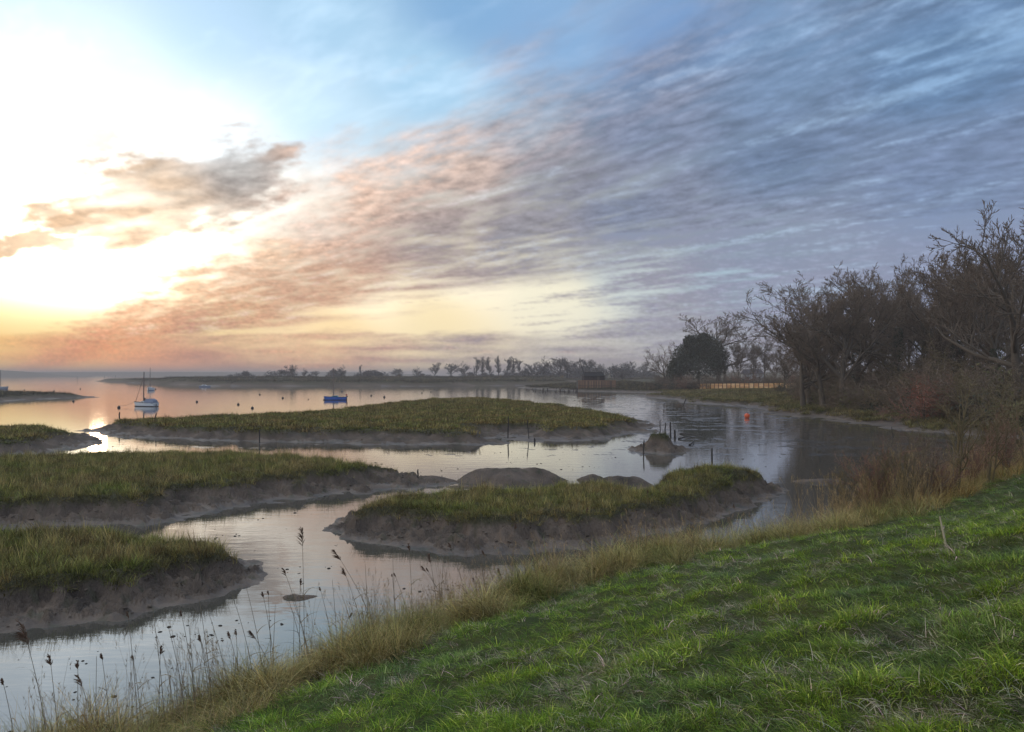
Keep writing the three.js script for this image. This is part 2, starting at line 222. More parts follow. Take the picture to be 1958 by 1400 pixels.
function islH(I, x, d) {
  const L = I.lump, wp = I.warp, wx = x + wp * (noise(x / L / 1.7, d / L / 1.7) + 0.5 * noise(x / L * 1.5 + 9, d / L * 1.5)), wd = d + wp * (noise(x / L / 1.7 + 31, d / L / 1.7 + 8) + 0.5 * noise(x / L * 1.5 - 4, d / L * 1.5 + 6));
  let sd = sdPoly(I.P, wx, wd);
  if (sd < -3 * I.skirt) return -0.5;
  if (sd < 0) return Math.max(-0.5, sd * 0.22 - 0.01);
  const sk = I.skirt * (1 + 0.45 * noise(x / L * 0.4 + 50, d / L * 0.4)); let t = clamp(sd / sk);
  if (I.dome) return I.top * Math.pow(1 - (1 - t) * (1 - t), 0.9) * (1 + 0.22 * noise(x * 0.8, d * 0.8)) + t * (0.035 * noise(x * 2.5, d * 2.5) + 0.02 * noise(x * 6, d * 6)) - 0.02;
  if (I === ISL.right_shore && d < 310) t *= sstep(-0.45, 0.05, noise(x / 7 + 3, d / 11) + 0.4 * noise(x / 2.6, d / 4) + sd / 24);
  const slope = 4 * t * (1 - t), g = 0.42 * Math.pow(t, 1.15) + 0.58 * sstep(0.5, 0.98, t);
  const run = Math.abs(noise(x / L * 0.9 + 3, d / L * 0.9)), lumps = (0.5 - run) * 0.42 + 0.3 * noise(x / L * 2.3, d / L * 2.3) + 0.3 * noise(x / L * 4 + 7, d / L * 4) + 0.3 * Math.abs(noise(x / L * 6.5 + 2, d / L * 6.5)) * (1 + noise(x / L * 0.8, d / L * 0.8 + 9)) - 0.12;
  let h = I.top * (g + slope * 0.7 * lumps) + 0.07 * t * noise(x / L * 0.7 + 2, d / L * 0.7) + 0.03 * t * noise(x * 2.2, d * 2.2);
  if (I === ISL.centre) h += 0.5 * Math.exp(-(Math.pow((x - 11.2) / 2.6, 2) + Math.pow((d - 43) / 2.4, 2))) * t - 0.35 * Math.exp(-Math.pow((x - 6.4) / 1.1, 2)) * sstep(37, 41, d) * t;
  if (I === ISL.great) h += 0.35 * sstep(120, 170, d) * t;
  if (I === ISL.far_marsh) { const a = d - (560 + 0.12 * x); h += t * (2.0 * sstep(0, 25, a) * (1 - sstep(40, 90, a)) + 9 * sstep(750, 1500, d) * sstep(-250, 400, x) + 0.5 * noise(x / 30, d / 30)); }
  if (I === ISL.right_shore) h += t * (1.1 * sstep(8, 30, sd) + 1.4 * sstep(20, 70, sd)) ;
  return Math.max(h, 0.015);
}
const bbox = (P, m) => { const xs = P.map((p) => p[0]), ys = P.map((p) => p[1]); return [Math.min(...xs) - m, Math.max(...xs) + m, Math.min(...ys) - m, Math.max(...ys) + m]; };
for (const I of [...Object.values(ISL), ...MOUNDS.map((m) => m[0])]) I.box = bbox(I.P, I.skirt + I.warp * 2);
const inBox = (b, x, d) => x > b[0] && x < b[1] && d > b[2] && d < b[3];
function flatH(x, d) {                                     // the mud between the islands, awash
  const creek = sstep(2, 12, x - (d - 60) * 0.03) * sstep(55, 95, d), mid = sstep(57, 66, d) * (1 - sstep(72, 88, d)) * sstep(-45, -30, x), river = sstep(88, 112, d) * (1 - sstep(0, 14, x)) + sstep(250, 360, d);
  const n = 0.6 * noise(x * 0.16 + 4, d * 0.3) + 0.5 * noise(x * 0.5, d * 1.1 + 5) + 0.28 * noise(x * 1.3, d * 3.2), f = noise(x * 2.6 + 9, d * 5.5);
  return -0.035 + 0.032 * n + 0.011 * f + 0.03 * creek + 0.02 * mid - 0.4 * clamp(river) - 0.035 * (1 - sstep(24, 36, d));
}
function groundH(x, d) {
  let h = -0.5; const s = bankS(x, d); if (s > -1.6) h = bankH(x, d, s);
  for (const I of Object.values(ISL)) if (inBox(I.box, x, d)) h = Math.max(h, islH(I, x, d));
  for (const [I] of MOUNDS) if (inBox(I.box, x, d)) h = Math.max(h, islH(I, x, d));
  if (d < 340) h = Math.max(h, flatH(x, d));
  return h;
}
// a sheet over the grid of xs and ds; drops cells that lie wholly under water or fail keep()
function sheet(xs, ds, fh, tintOf, keep, place, wet) {
  const nx = xs.length, nd = ds.length, P = new Float32Array(nx * nd * 3), U = new Float32Array(nx * nd * 2), C = tintOf && new Float32Array(nx * nd * 3), K = new Uint8Array(nx * nd), idx = [];
  for (let j = 0; j < nd; j++) for (let i = 0; i < nx; i++) {
    let x = xs[i], d = ds[j]; if (place) [x, d] = place(x, d); const k = j * nx + i, h = fh(x, d);
    P.set([x, h, -d], k * 3); U.set([x, d], k * 2); K[k] = keep(x, d, h) ? 1 : 0; if (C) C.set(tintOf(x, d, h), k * 3);
  }
  for (let j = 0; j + 1 < nd; j++) for (let i = 0; i + 1 < nx; i++) { const a = j * nx + i, b = a + 1, c = a + nx, e = c + 1; if (K[a] + K[b] + K[c] + K[e]) idx.push(a, b, c, b, e, c); }
  const map = new Int32Array(nx * nd).fill(-1); let n = 0; for (const k of idx) if (map[k] < 0) map[k] = n++;
  const p = new Float32Array(n * 3), u = new Float32Array(n * 2), c = C && new Float32Array(n * 3);
  for (let k = 0; k < nx * nd; k++) if (map[k] >= 0) { p.set(P.subarray(k * 3, k * 3 + 3), map[k] * 3); u.set(U.subarray(k * 2, k * 2 + 2), map[k] * 2); if (c) c.set(C.subarray(k * 3, k * 3 + 3), map[k] * 3); }
  const g = new THREE.BufferGeometry(); g.setAttribute('position', new THREE.BufferAttribute(p, 3)); g.setAttribute('uv', new THREE.BufferAttribute(u, 2)); if (c) g.setAttribute('color', new THREE.BufferAttribute(c, 3));
  let ix = idx.map((k) => map[k]);
  if (wet) { const low = [], high = []; for (let k = 0; k < ix.length; k += 3) { const y = (p[ix[k] * 3 + 1] + p[ix[k + 1] * 3 + 1] + p[ix[k + 2] * 3 + 1]) / 3, x = p[ix[k] * 3], z = p[ix[k] * 3 + 2], b = y < wet * (1 + 0.7 * noise(x * 0.6, z * 0.6)) ? low : high; b.push(ix[k], ix[k + 1], ix[k + 2]); } ix = [...high]; for (const q of low) ix.push(q); g.addGroup(0, high.length, 0); g.addGroup(high.length, low.length, 1); }
  g.setIndex(new THREE.BufferAttribute(new Uint32Array(ix), 1)); g.computeVertexNormals(); return g;
}
const range = (a, b, step) => [...Array(Math.max(2, Math.ceil((b - a) / step) + 1))].map((_, i, q) => a + (b - a) * i / (q.length - 1));
const graded = (a, b, f) => { const o = [a]; while (o[o.length - 1] < b) o.push(o[o.length - 1] + f(o[o.length - 1])); return o; };

// ------------------------------------------------------------------ materials of the ground
const reliefMud = relief(1024, [[9, 9, 5, 1, 1], [40, 40, 3, 0.5, 0], [4, 4, 2, 0.4, 0]]), reliefRipple = relief(1024, [[5, 14, 5, 1, 0], [24, 60, 2, 0.25, 0]]), reliefGrain = relief(512, [[30, 30, 4, 1, 0], [5, 5, 2, 0.5, 0]]);
const waterM = new THREE.MeshPhysicalMaterial({ color: col(0.1, 0.088, 0.07), roughness: 0.045, ior: 2.15, bumpMap: tile(reliefRipple, 9), bumpScale: 0.0035 });
const mudM = new THREE.MeshPhysicalMaterial({ color: col(1, 1, 1), vertexColors: true, roughness: 0.9, ior: 1.35, bumpMap: tile(reliefMud, 1.6), bumpScale: 0.1, side: THREE.DoubleSide });
const flatM = new THREE.MeshPhysicalMaterial({ color: col(0.085, 0.073, 0.062), roughness: 0.3, roughnessMap: tile(reliefMud, 5.3), ior: 1.5, bumpMap: tile(reliefRipple, 3.3), bumpScale: 0.012, side: THREE.DoubleSide });
const wetM = new THREE.MeshPhysicalMaterial({ color: col(1, 1, 1), vertexColors: true, roughness: 0.62, ior: 1.4, bumpMap: tile(reliefMud, 2.3), bumpScale: 0.03, side: THREE.DoubleSide });
const soilM = new THREE.MeshPhysicalMaterial({ specularIntensity: 0.25, color: col(1, 1, 1), vertexColors: true, roughness: 0.95, bumpMap: tile(reliefGrain, 1.1), bumpScale: 0.03, side: THREE.DoubleSide });

// ------------------------------------------------------------------ water, mud, islands, bank
structure('water', sheet([-9000, 9000], [-9000, 9000], () => 0, null, () => true), waterM, 'calm tidal water');
{
  const az = range(-52, 52, 0.16).map((a) => Math.tan(a / 57.29578)), ds = graded(9, 330, (d) => d * 0.0085);
  structure('mud_flat', sheet(az, ds, flatH, null, (x, d, h) => h > -0.012 && bankS(x, d) < 1, (a, d) => [a * d, d]), flatM, 'wet mud awash between the islands');
}
const mudTint = (I) => (x, d, h) => {
  const k = I.dome ? 0 : sstep(0.66, 0.86, h / I.top + 0.12 * noise(x / I.lump * 1.5, d / I.lump * 1.5)), n = 0.5 + 0.5 * fbm(x * 0.7, d * 0.7, 3), m = 0.5 + 0.5 * fbm(x * 2.1 + 5, d * 2.1, 3);
  const mud = [lerp(0.07, 0.25, n), lerp(0.054, 0.18, n), lerp(0.043, 0.13, n)], alg = [0.07, 0.075, 0.04], soil = [lerp(0.07, 0.1, m), lerp(0.066, 0.08, m), 0.035];
  return [0, 1, 2].map((q) => lerp(lerp(mud[q], alg[q], sstep(0.62, 0.8, m) * 0.5), soil[q], k));
};
const names = { front_left: 'marsh_island', centre: 'marsh_island', long_left: 'marsh_island', great: 'marsh_island', left_edge: 'marsh_island', islet: 'marsh_islet', spit: 'marsh_spit', far_marsh: 'far_marsh_ground', right_shore: 'marsh_shore' };
for (const [k, I] of Object.entries(ISL)) {
  const b = I.box; let g;
  if (k === 'far_marsh') g = sheet(range(-900, 2400, 11), graded(430, 2600, (d) => d < 700 ? 5 : d * 0.02), (x, d) => islH(I, x, d), mudTint(I), (x, d, h) => h > -0.2, null, 0.08);
  else if (k === 'right_shore') g = sheet(graded(-3, 480, (x) => x < 70 ? 0.5 : x < 130 ? 1.5 : 8), graded(76, 520, (d) => d < 140 ? 0.5 : d < 330 ? 1.1 : 8), (x, d) => islH(I, x, d), mudTint(I), (x, d, h) => h > -0.2 && x < d * 1.3 + 30, null, 0.16);
  else g = sheet(range(b[0], b[1], I.step), range(b[2], b[3], I.step), (x, d) => islH(I, x, d), mudTint(I), (x, d, h) => h > -0.25, null, k === 'spit' ? 0.08 : 0.13);
  structure(names[k], g, [k === 'far_marsh' ? soilM : mudM, wetM], I.label);
}
for (const [I, label] of MOUNDS) { const b = I.box, m = structure('mud_mound', sheet(range(b[0], b[1], I.step), range(b[2], b[3], I.step), (x, d) => islH(I, x, d), mudTint(I), (x, d, h) => h > -0.25), mudM, label); }
{
  const c = Math.cos(0.76), s = Math.sin(0.76);            // grid turned to run along the bank
  const along = [...graded(-30, 45, (t) => t < -12 ? 0.8 : t < 30 ? 0.2 : 0.35), ...graded(45.5, 190, (t) => 0.9)], across = graded(-34, 26, () => 0.2);
  const tint = (x, d) => { const n = 0.5 + 0.5 * fbm(x * 0.8, d * 0.8, 4), m = 0.5 + 0.5 * fbm(x * 3 + 9, d * 3, 3); return [lerp(0.035, 0.11, n) , lerp(0.055, 0.1, n), lerp(0.016, 0.045, n * m)]; };
  structure('grass_bank', sheet(along, across, (x, d) => bankH(x, d), tint, (x, d, h) => bankS(x, d) > -1.4 && bankS(x, d) < 24, (t, q) => [t * c * 0.967 + q * s - 2 + 0.0 * t, t * s * 1.03 - q * c + 17]), soilM, 'grassy slope of the sea wall in the foreground');
}
// wooded rise behind the far left water
{
  const ridge = (x, d, far) => { const a = x / d; return 0; };
  const hill = (name, label, x0, x1, d0, top, seed, depth) => {
    const xs = range(x0, x1, 9), ds = range(d0, d0 + depth, depth / 12);
    structure(name, sheet(xs, ds, (x, d) => { const t = (d - d0) / depth, e = sstep(x0, x0 + (x1 - x0) * 0.04, x) * (1 - sstep(x0 + (x1 - x0) * 0.78, x1, x)); return -0.5 + e * top(x) * sstep(0, 0.45, t) * (1 + 0.12 * fbm(x / 130 + seed, 2, 3)) + e * sstep(0.05, 0.2, t) * (1.6 + 1.6 * noise(x / 11 + seed, d / 25) + 1.2 * noise(x / 4.5, d / 9)); }, (x, d) => { const n = 0.5 + 0.5 * noise(x / 40, d / 40); return [0.05 + 0.03 * n, 0.055 + 0.02 * n, 0.03 + 0.01 * n]; }, () => true), soilM, label);
  };
  hill('wooded_hill', 'low wooded hill across the wide river on the left', -3300, -1390, 2400, (x) => 9 + 12 * sstep(-1400, -1750, x), 3, 400);
  hill('wooded_hill', 'faint far hill beyond the river mouth', -2900, -150, 3300, (x) => 17, 9, 400);
}

// ------------------------------------------------------------------ grasses
function tuft(seed, n, h, spread, w, lean, curl, seg = 3, frost = 0, tintVar = 0.6) {
  const r = mulberry(seed), g = new GB();
  for (let k = 0; k < n; k++) {
    const a = r() * 6.2832, q = Math.sqrt(r()) * spread, ang = a + (r() - 0.5) * 1.6, L = h * (0.45 + 0.65 * r()), l0 = lean * (0.3 + r()), cu = curl * (0.4 + r()), bx = Math.cos(a) * q, bz = Math.sin(a) * q, sx = -Math.sin(ang), sz = Math.cos(ang), ww = w * (0.6 + 0.7 * r());
    const P = []; let x = bx, y = -0.02, z = bz, t = l0 * 0.5;
    for (let s = 0; s <= seg; s++) { P.push([x, y, z]); t += cu / seg + l0 * 0.5 / seg; const st = L / seg; x += Math.cos(ang) * Math.sin(t) * st; z += Math.sin(ang) * Math.sin(t) * st; y += Math.cos(t) * st; }
    for (let s = 0; s < seg; s++) { const f0 = ww * (1 - s / seg * 0.7) / 2, f1 = ww * (1 - (s + 1) / seg * 0.7) / 2, A = P[s], B = P[s + 1]; if (s === seg - 1) g.tri([A[0] - sx * f0, A[1], A[2] - sz * f0], [A[0] + sx * f0, A[1], A[2] + sz * f0], B); else g.quad([A[0] - sx * f0, A[1], A[2] - sz * f0], [A[0] + sx * f0, A[1], A[2] + sz * f0], [B[0] + sx * f1, B[1], B[2] + sz * f1], [B[0] - sx * f1, B[1], B[2] - sz * f1]); }
    const v = 1 + tintVar * (r() * 2 - 1), y2 = 1 + 0.18 * (r() * 2 - 1); if (r() < frost) g.tint(2.3 * v, 1.65 * v, 3.2 * v); else g.tint(v * y2, v, v * (0.8 + 0.4 * r()));
  }
  return g.geometry();
}
const bladeM = new THREE.MeshPhysicalMaterial({ specularIntensity: 0.2, color: col(1, 1, 1), vertexColors: true, roughness: 0.75, side: THREE.DoubleSide, transmission: 0.4, thickness: 0 });
const dryM = new THREE.MeshPhysicalMaterial({ specularIntensity: 0.2, color: col(1, 1, 1), vertexColors: true, roughness: 0.8, side: THREE.DoubleSide });
const _m = new THREE.Matrix4(), _q = new THREE.Quaternion(), _e = new THREE.Euler(), _p = new THREE.Vector3(), _s = new THREE.Vector3(), _k = new THREE.Color();
function sow(parent, partName, variants, material, items) {   // items: [x, y, z, scale, height scale, r, g, b, tilt x, tilt z, turn]
  variants.forEach((geo, v) => {
    const mine = items.filter((_, i) => i % variants.length === v); if (!mine.length) return;
    const im = new THREE.InstancedMesh(geo, material, mine.length); im.name = partName; im.castShadow = im.receiveShadow = true;
    mine.forEach((t, i) => { _e.set(t[8] || 0, t[10] || 0, t[9] || 0, 'XZY'); _q.setFromEuler(_e); _m.compose(_p.set(t[0], t[1], t[2]), _q, _s.set(t[3], t[4], t[3])); im.setMatrixAt(i, _m); im.setColorAt(i, _k.setRGB(t[5], t[6], t[7])); });
    parent.add(im);
  });
}
const mix3 = (a, b, t) => [lerp(a[0], b[0], t), lerp(a[1], b[1], t), lerp(a[2], b[2], t)];
// lawn of the sea wall
{
  const r = mulberry(11), lawn = stuff('lawn_grass', 'short green grass with frosty straw patches on the slope', 'grass'), items = [], straw = [];
  const GREEN = [0.1, 0.2, 0.018], LIME = [0.23, 0.31, 0.024], COLD = [0.13, 0.2, 0.1], STRAW = [0.42, 0.35, 0.2], OLIVE = [0.18, 0.18, 0.045];
  for (let k = 0; k < 78000; k++) {
    const d0 = Math.exp(lerp(Math.log(3.2), Math.log(75), r())), a = lerp(-0.95, 0.95, r()), x = a * d0, d = d0, s = bankS(x, d); if (s < 0.15 || s > 21) continue;
    const tus = 0.5 * noise(x * 0.85 + 3, d * 0.85) + 0.8 * noise(x * 1.7, d * 1.7 + 4) + 0.45 * noise(x * 3.9, d * 3.9), pat = fbm(x * 0.32 + 11, d * 0.32, 4), near = sstep(30, 8, d) * sstep(-2, 6, x * 0.8 - d * 0.1 + 2), dry = sstep(0.12, 0.55, -tus * 0.5 + fbm(x * 0.55 - 7, d * 0.55, 3));
    let c = mix3(GREEN, LIME, clamp(0.3 + 0.5 * near * 0.8 + 0.5 * tus)); c = mix3(c, COLD, clamp(0.35 * sstep(0, 0.6, pat) + 0.15 * sstep(0.2, -0.5, tus))); c = mix3(c, OLIVE, sstep(3.2, 0.6, s) * 0.6);
    if (r() < 0.09 + dry * 0.55) c = mix3(c, STRAW, 0.35 + 0.6 * r());
    const v = (0.45 + 1.1 * r()) * (0.7 + 0.6 * clamp(0.5 + tus)), sc = (0.7 + 0.5 * r()) * (1 + d * 0.03), hs = (0.4 + 1.5 * clamp(0.2 + 0.75 * tus)) * (0.75 + 0.5 * r()) * (1 + d * 0.006);
    items.push([x, bankH(x, d, s) - 0.01, -d, sc, hs, c[0] * v, c[1] * v, c[2] * v, (r() - 0.5) * 0.5, (r() - 0.5) * 0.5 - 0.1, r() * 6.28]);
  }
  sow(lawn, 'tuft', [tuft(1, 24, 0.16, 0.08, 0.0064, 0.6, 1.5, 3, 0.12), tuft(2, 22, 0.15, 0.085, 0.006, 0.8, 1.9, 3, 0.14), tuft(3, 24, 0.18, 0.07, 0.006, 0.5, 1.2, 3, 0.1), tuft(4, 18, 0.14, 0.095, 0.0068, 1.2, 1.5, 3, 0.16)], bladeM, items);
  // matted dead stems lying in the lawn
  for (let k = 0; k < 5200; k++) { const d = Math.exp(lerp(Math.log(4), Math.log(40), r())), a = lerp(-0.9, 0.9, r()), x = a * d, s = bankS(x, d); if (s < 0.3 || s > 20 || fbm(x * 0.55 - 7, d * 0.55, 3) - 0.4 * noise(x * 0.85 + 3, d * 0.85) < 0.02) continue; const v = 0.6 + 0.7 * r(); straw.push([x, bankH(x, d, s) + 0.015, -d, 0.9 + 0.7 * r() + d * 0.02, 0.8 + 0.5 * r(), 0.45 * v, 0.38 * v, 0.25 * v, (r() - 0.5) * 0.8, (r() - 0.5) * 0.8, r() * 6.28]); }
  const dead = stuff('dead_grass', 'matted pale dead grass lying in the lawn', 'grass');
  sow(dead, 'tuft', [tuft(21, 16, 0.17, 0.1, 0.0034, 2.0, 0.7), tuft(22, 14, 0.15, 0.12, 0.0034, 2.4, 0.5)], dryM, straw);
}
// long tussocks along the toe of the bank
{
  const r = mulberry(12), edge = stuff('tussock_grass', 'long arching straw coloured grass along the water edge', 'grass'), items = [], thin = [];
  for (let k = 0; k < 13000; k++) {
    const d = Math.exp(lerp(Math.log(9), Math.log(75), r())), a = lerp(-0.85, 0.85, r()), x = a * d, s = bankS(x, d), w = 1.9 + 1.3 * noise(x * 0.35, d * 0.35) + sstep(15, 28, d) * 0.8; if (s < -0.9 || s > w) continue;
    const n = 0.5 + 0.5 * fbm(x * 0.5, d * 0.5, 3), rust = sstep(26, 34, d), c = mix3(mix3([0.16, 0.19, 0.04], [0.4, 0.29, 0.12], clamp(n * 1.1 + 0.12 + (r() - 0.5) * 0.8)), [0.44, 0.24, 0.065], rust * (0.25 + 0.55 * r())), v = 0.7 + 0.55 * r();
    const sc = (0.85 + 0.5 * r()) * (0.9 + 0.6 * sstep(14, 24, d)) , hump = noise(x * 0.55 + 2, d * 0.55); if (hump < -0.2 && r() < 0.6) continue;
    items.push([x, bankH(x, d, s) - 0.03, -d, sc, sc * (0.6 + 0.85 * clamp(0.35 + hump)), c[0] * v, c[1] * v, c[2] * v, (r() - 0.5) * 0.4, 0.12 + (r() - 0.5) * 0.5, r() * 6.28]);
  }
  for (let q = 0; q < 26; q++) { const k = lerp(0.2, 7.6, q / 25) + 0.15 * (r() - 0.5), i = Math.floor(k), f = k - i, bx = lerp(TOE[i][0], TOE[i + 1][0], f), bd = lerp(TOE[i][1], TOE[i + 1][1], f); if (bd < 9 || bd > 52) continue; const off = 0.5 + 1.5 * r(), cx = bx + 0.66 * off, cd = bd - 0.75 * off, rad = 0.5 + 0.7 * r(), warm = r(); for (let z = 0; z < 60; z++) { const a = r() * 6.28, e = Math.sqrt(r()) * rad, x = cx + Math.cos(a) * e, d = cd + Math.sin(a) * e, c = mix3([0.19, 0.21, 0.045], [0.5, 0.36, 0.15], clamp(0.15 + warm * 0.8 + 0.5 * (r() - 0.4))), v = 0.5 + 0.85 * r(), sc = (0.9 + 0.5 * r()) * (1 - 0.35 * e / rad) * 1.25; items.push([x, bankH(x, d) - 0.03 + 0.22 * (1 - e / rad), -d, sc, sc, c[0] * v, c[1] * v, c[2] * v, (r() - 0.5) * 0.5, 0.2 + (r() - 0.5) * 0.5, r() * 6.28]); } }
  sow(edge, 'tussock', [tuft(31, 46, 0.72, 0.13, 0.006, 0.5, 1.5, 4), tuft(32, 40, 0.62, 0.16, 0.006, 0.7, 1.7, 4), tuft(33, 50, 0.8, 0.12, 0.0055, 0.4, 1.2, 4)], dryM, items);
  // thin flowering stems standing above them
  const stems = (seed, n, h) => { const q = mulberry(seed), g = new GB(); for (let k = 0; k < n; k++) { const a = q() * 6.28, L = h * (0.6 + 0.5 * q()), le = 0.12 + 0.3 * q(), x0 = (q() - 0.5) * 0.3, z0 = (q() - 0.5) * 0.3, pts = [], rad = []; for (let s = 0; s <= 4; s++) { const t = s / 4, b = le * t * t * L * 0.8; pts.push([x0 + Math.cos(a) * b, L * t * (1 - 0.1 * t * le), z0 + Math.sin(a) * b]); rad.push(0.0032 * (1 - 0.6 * t)); } g.tube(pts, rad, 3, false); const T = pts[4]; for (let s = 0; s < 9; s++) { const u = q() * 0.16, b = q() * 6.28, e = 0.02 + 0.03 * q(), y = T[1] - u; g.tri([T[0], y, T[2]], [T[0] + 0.004, y + 0.006, T[2] + 0.003], [T[0] + Math.cos(b) * e, y + 0.045, T[2] + Math.sin(b) * e]); } const v = 0.75 + 0.5 * q(); g.tint(v, v, v); } return g.geometry(); };
  for (let k = 0; k < 1500; k++) { const d = Math.exp(lerp(Math.log(10), Math.log(60), r())), a = lerp(-0.85, 0.85, r()), x = a * d, s = bankS(x, d); if (s < -0.7 || s > 1.3 || noise(x * 0.4 + 9, d * 0.4) < -0.35) continue; const v = 0.7 + 0.5 * r(); thin.push([x, bankH(x, d, s) - 0.03, -d, 1, 0.75 + 0.55 * r(), 0.3 * v, 0.2 * v, 0.11 * v, (r() - 0.5) * 0.2, 0.1 + (r() - 0.5) * 0.3, r() * 6.28]); }
  for (let k = 0; k < 1500; k++) { const d = lerp(27, 52, r()), x = lerp(9, 36, r()), s = bankS(x, d); if (s < -0.6 || s > 2.2) continue; const v = 0.7 + 0.6 * r(); thin.push([x, bankH(x, d, s) - 0.03, -d, 1.6, 1.0 + 0.9 * r(), 0.4 * v, 0.27 * v, 0.12 * v, (r() - 0.5) * 0.3, 0.05 + (r() - 0.5) * 0.4, r() * 6.28]); }
  for (let k = 0; k < 1900; k++) { const d = lerp(16, 30, r()), x = lerp(-3, 13, r()), s = bankS(x, d); if (s < -0.8 || s > 1.0 || noise(x * 0.5 + 4, d * 0.5) + 0.5 * noise(x * 1.5, d * 1.5) < -0.05) continue; const v = 0.7 + 0.6 * r(); thin.push([x, bankH(x, d, s) - 0.03, -d, 1.3, 0.55 + 0.6 * r() * r() + 0.15 * sstep(17, 24, d), 0.42 * v, 0.28 * v, 0.14 * v, (r() - 0.5) * 0.3, 0.12 + (r() - 0.5) * 0.4, r() * 6.28]); }
  const fl = stuff('flowering_grass', 'thin brown grass stems with seed heads along the water edge', 'grass');
  sow(fl, 'stem_clump', [stems(41, 8, 1.15), stems(42, 7, 0.95), stems(43, 9, 1.3)], dryM, thin);
}
// cover of the marsh islands
{
  const cover = (key, n, scale, label, cols, name = 'marsh_grass', variants, hMul = 1, bounds) => {
    const I = ISL[key], r = mulberry(900 + n), items = [], b = bounds || I.box, st = stuff(name, label, 'grass');
    for (let k = 0; k < n; k++) {
      const x = lerp(b[0], b[1], r()), d = lerp(b[2], b[3], r()); if (d < 5 || Math.abs(x / d) > 0.95) continue;
      const h = islH(I, x, d), g = h / I.top + 0.1 * noise(x / I.lump, d / I.lump), fringe = sstep(0.6, 0.85, g); if (g < 0.56 + 0.26 * r() || noise(x / I.lump * 0.9 + 40, d / I.lump * 0.9) > 0.55 + 0.3 * r()) continue;
      const n1 = 0.5 + 0.5 * fbm(x / I.lump * 0.45, d / I.lump * 0.45, 4), n2 = 0.5 + 0.5 * noise(x / I.lump * 1.3 + 5, d / I.lump * 1.3); let c = mix3(cols[0], cols[1], clamp(n1 * 2 - 0.5)); c = mix3(c, cols[2], sstep(0.55, 0.85, n2) * 0.8 * r()); const v = (0.4 + 1.05 * r()) * (0.6 + 0.7 * n2);
      const tall = r() < 0.1 ? 1.7 : 1; if (tall > 1) c = mix3(c, [0.36, 0.26, 0.12], 0.5); const sc = scale * (0.7 + 0.55 * r()); items.push([x, h - 0.02, -d, sc, sc * hMul * (0.35 + 0.75 * n2 * n2 + 0.45 * n1 * r() + 0.35 * r() * r()) * tall * lerp(0.8, 1, fringe), c[0] * v, c[1] * v, c[2] * v, (r() - 0.5) * 0.4, (r() - 0.5) * 0.4, r() * 6.28]);
    }
    sow(st, 'tuft', variants, dryM, items);
  };
  const A = [tuft(51, 15, 0.38, 0.12, 0.012, 0.5, 0.9, 3, 0), tuft(52, 14, 0.32, 0.14, 0.012, 0.7, 1.2, 3, 0), tuft(53, 16, 0.46, 0.11, 0.011, 0.35, 0.7, 3, 0)], B = [tuft(54, 18, 0.42, 0.32, 0.028, 0.55, 0.8, 2, 0), tuft(55, 16, 0.36, 0.38, 0.028, 0.8, 1.0, 2, 0)], Cc = [tuft(56, 16, 1.0, 2.0, 0.1, 0.3, 0.5, 2), tuft(57, 16, 0.9, 2.4, 0.1, 0.4, 0.6, 2)];
  const C1 = [[0.2, 0.215, 0.045], [0.3, 0.22, 0.085], [0.42, 0.32, 0.14]], C2 = [[0.18, 0.19, 0.036], [0.3, 0.2, 0.06], [0.34, 0.26, 0.1]], C3 = [[0.17, 0.165, 0.05], [0.24, 0.175, 0.075], [0.32, 0.26, 0.13]], C4 = [[0.09, 0.085, 0.055], [0.12, 0.1, 0.065], [0.13, 0.11, 0.07]];
  cover('front_left', 40000, 1.2, 'olive and straw coloured grass on the marsh hummock nearest the reeds', C1, 'marsh_grass', A);
  cover('centre', 38000, 1.1, 'olive and brown grass on the central marsh islet', C1, 'marsh_grass', A);
  cover('long_left', 80000, 1.25, 'olive grass on the long left marsh island', C1, 'marsh_grass', A);
  cover('islet', 3200, 1.05, 'dark green grass tuft on the tiny mud islet', [[0.085, 0.11, 0.03], [0.12, 0.11, 0.04], [0.16, 0.14, 0.06]], 'marsh_grass', A, 1.2);
  cover('great', 90000, 1.35, 'olive and russet grass covering the widest marsh island', C2, 'marsh_grass', B);
  cover('left_edge', 26000, 1.3, 'dark olive grass on the left edge island', C2, 'marsh_grass', B);
  cover('spit', 16000, 2.4, 'dark brown marsh plants on the low spit', C4, 'marsh_grass', B);
  cover('right_shore', 120000, 1.35, 'olive grass and tussocks on the shore below the wood', C3, 'marsh_grass', B, 1.25, [36, 150, 78, 300]);
  cover('right_shore', 26000, 1.6, 'dark sedge on the point left of the quay', C4, 'marsh_sedge', B, 1.6, [0, 62, 300, 440]);
  cover('far_marsh', 60000, 1.3, 'dark reeds covering the far shore', C4, 'far_reeds', Cc, 1.1, [-330, 420, 445, 720]);
}
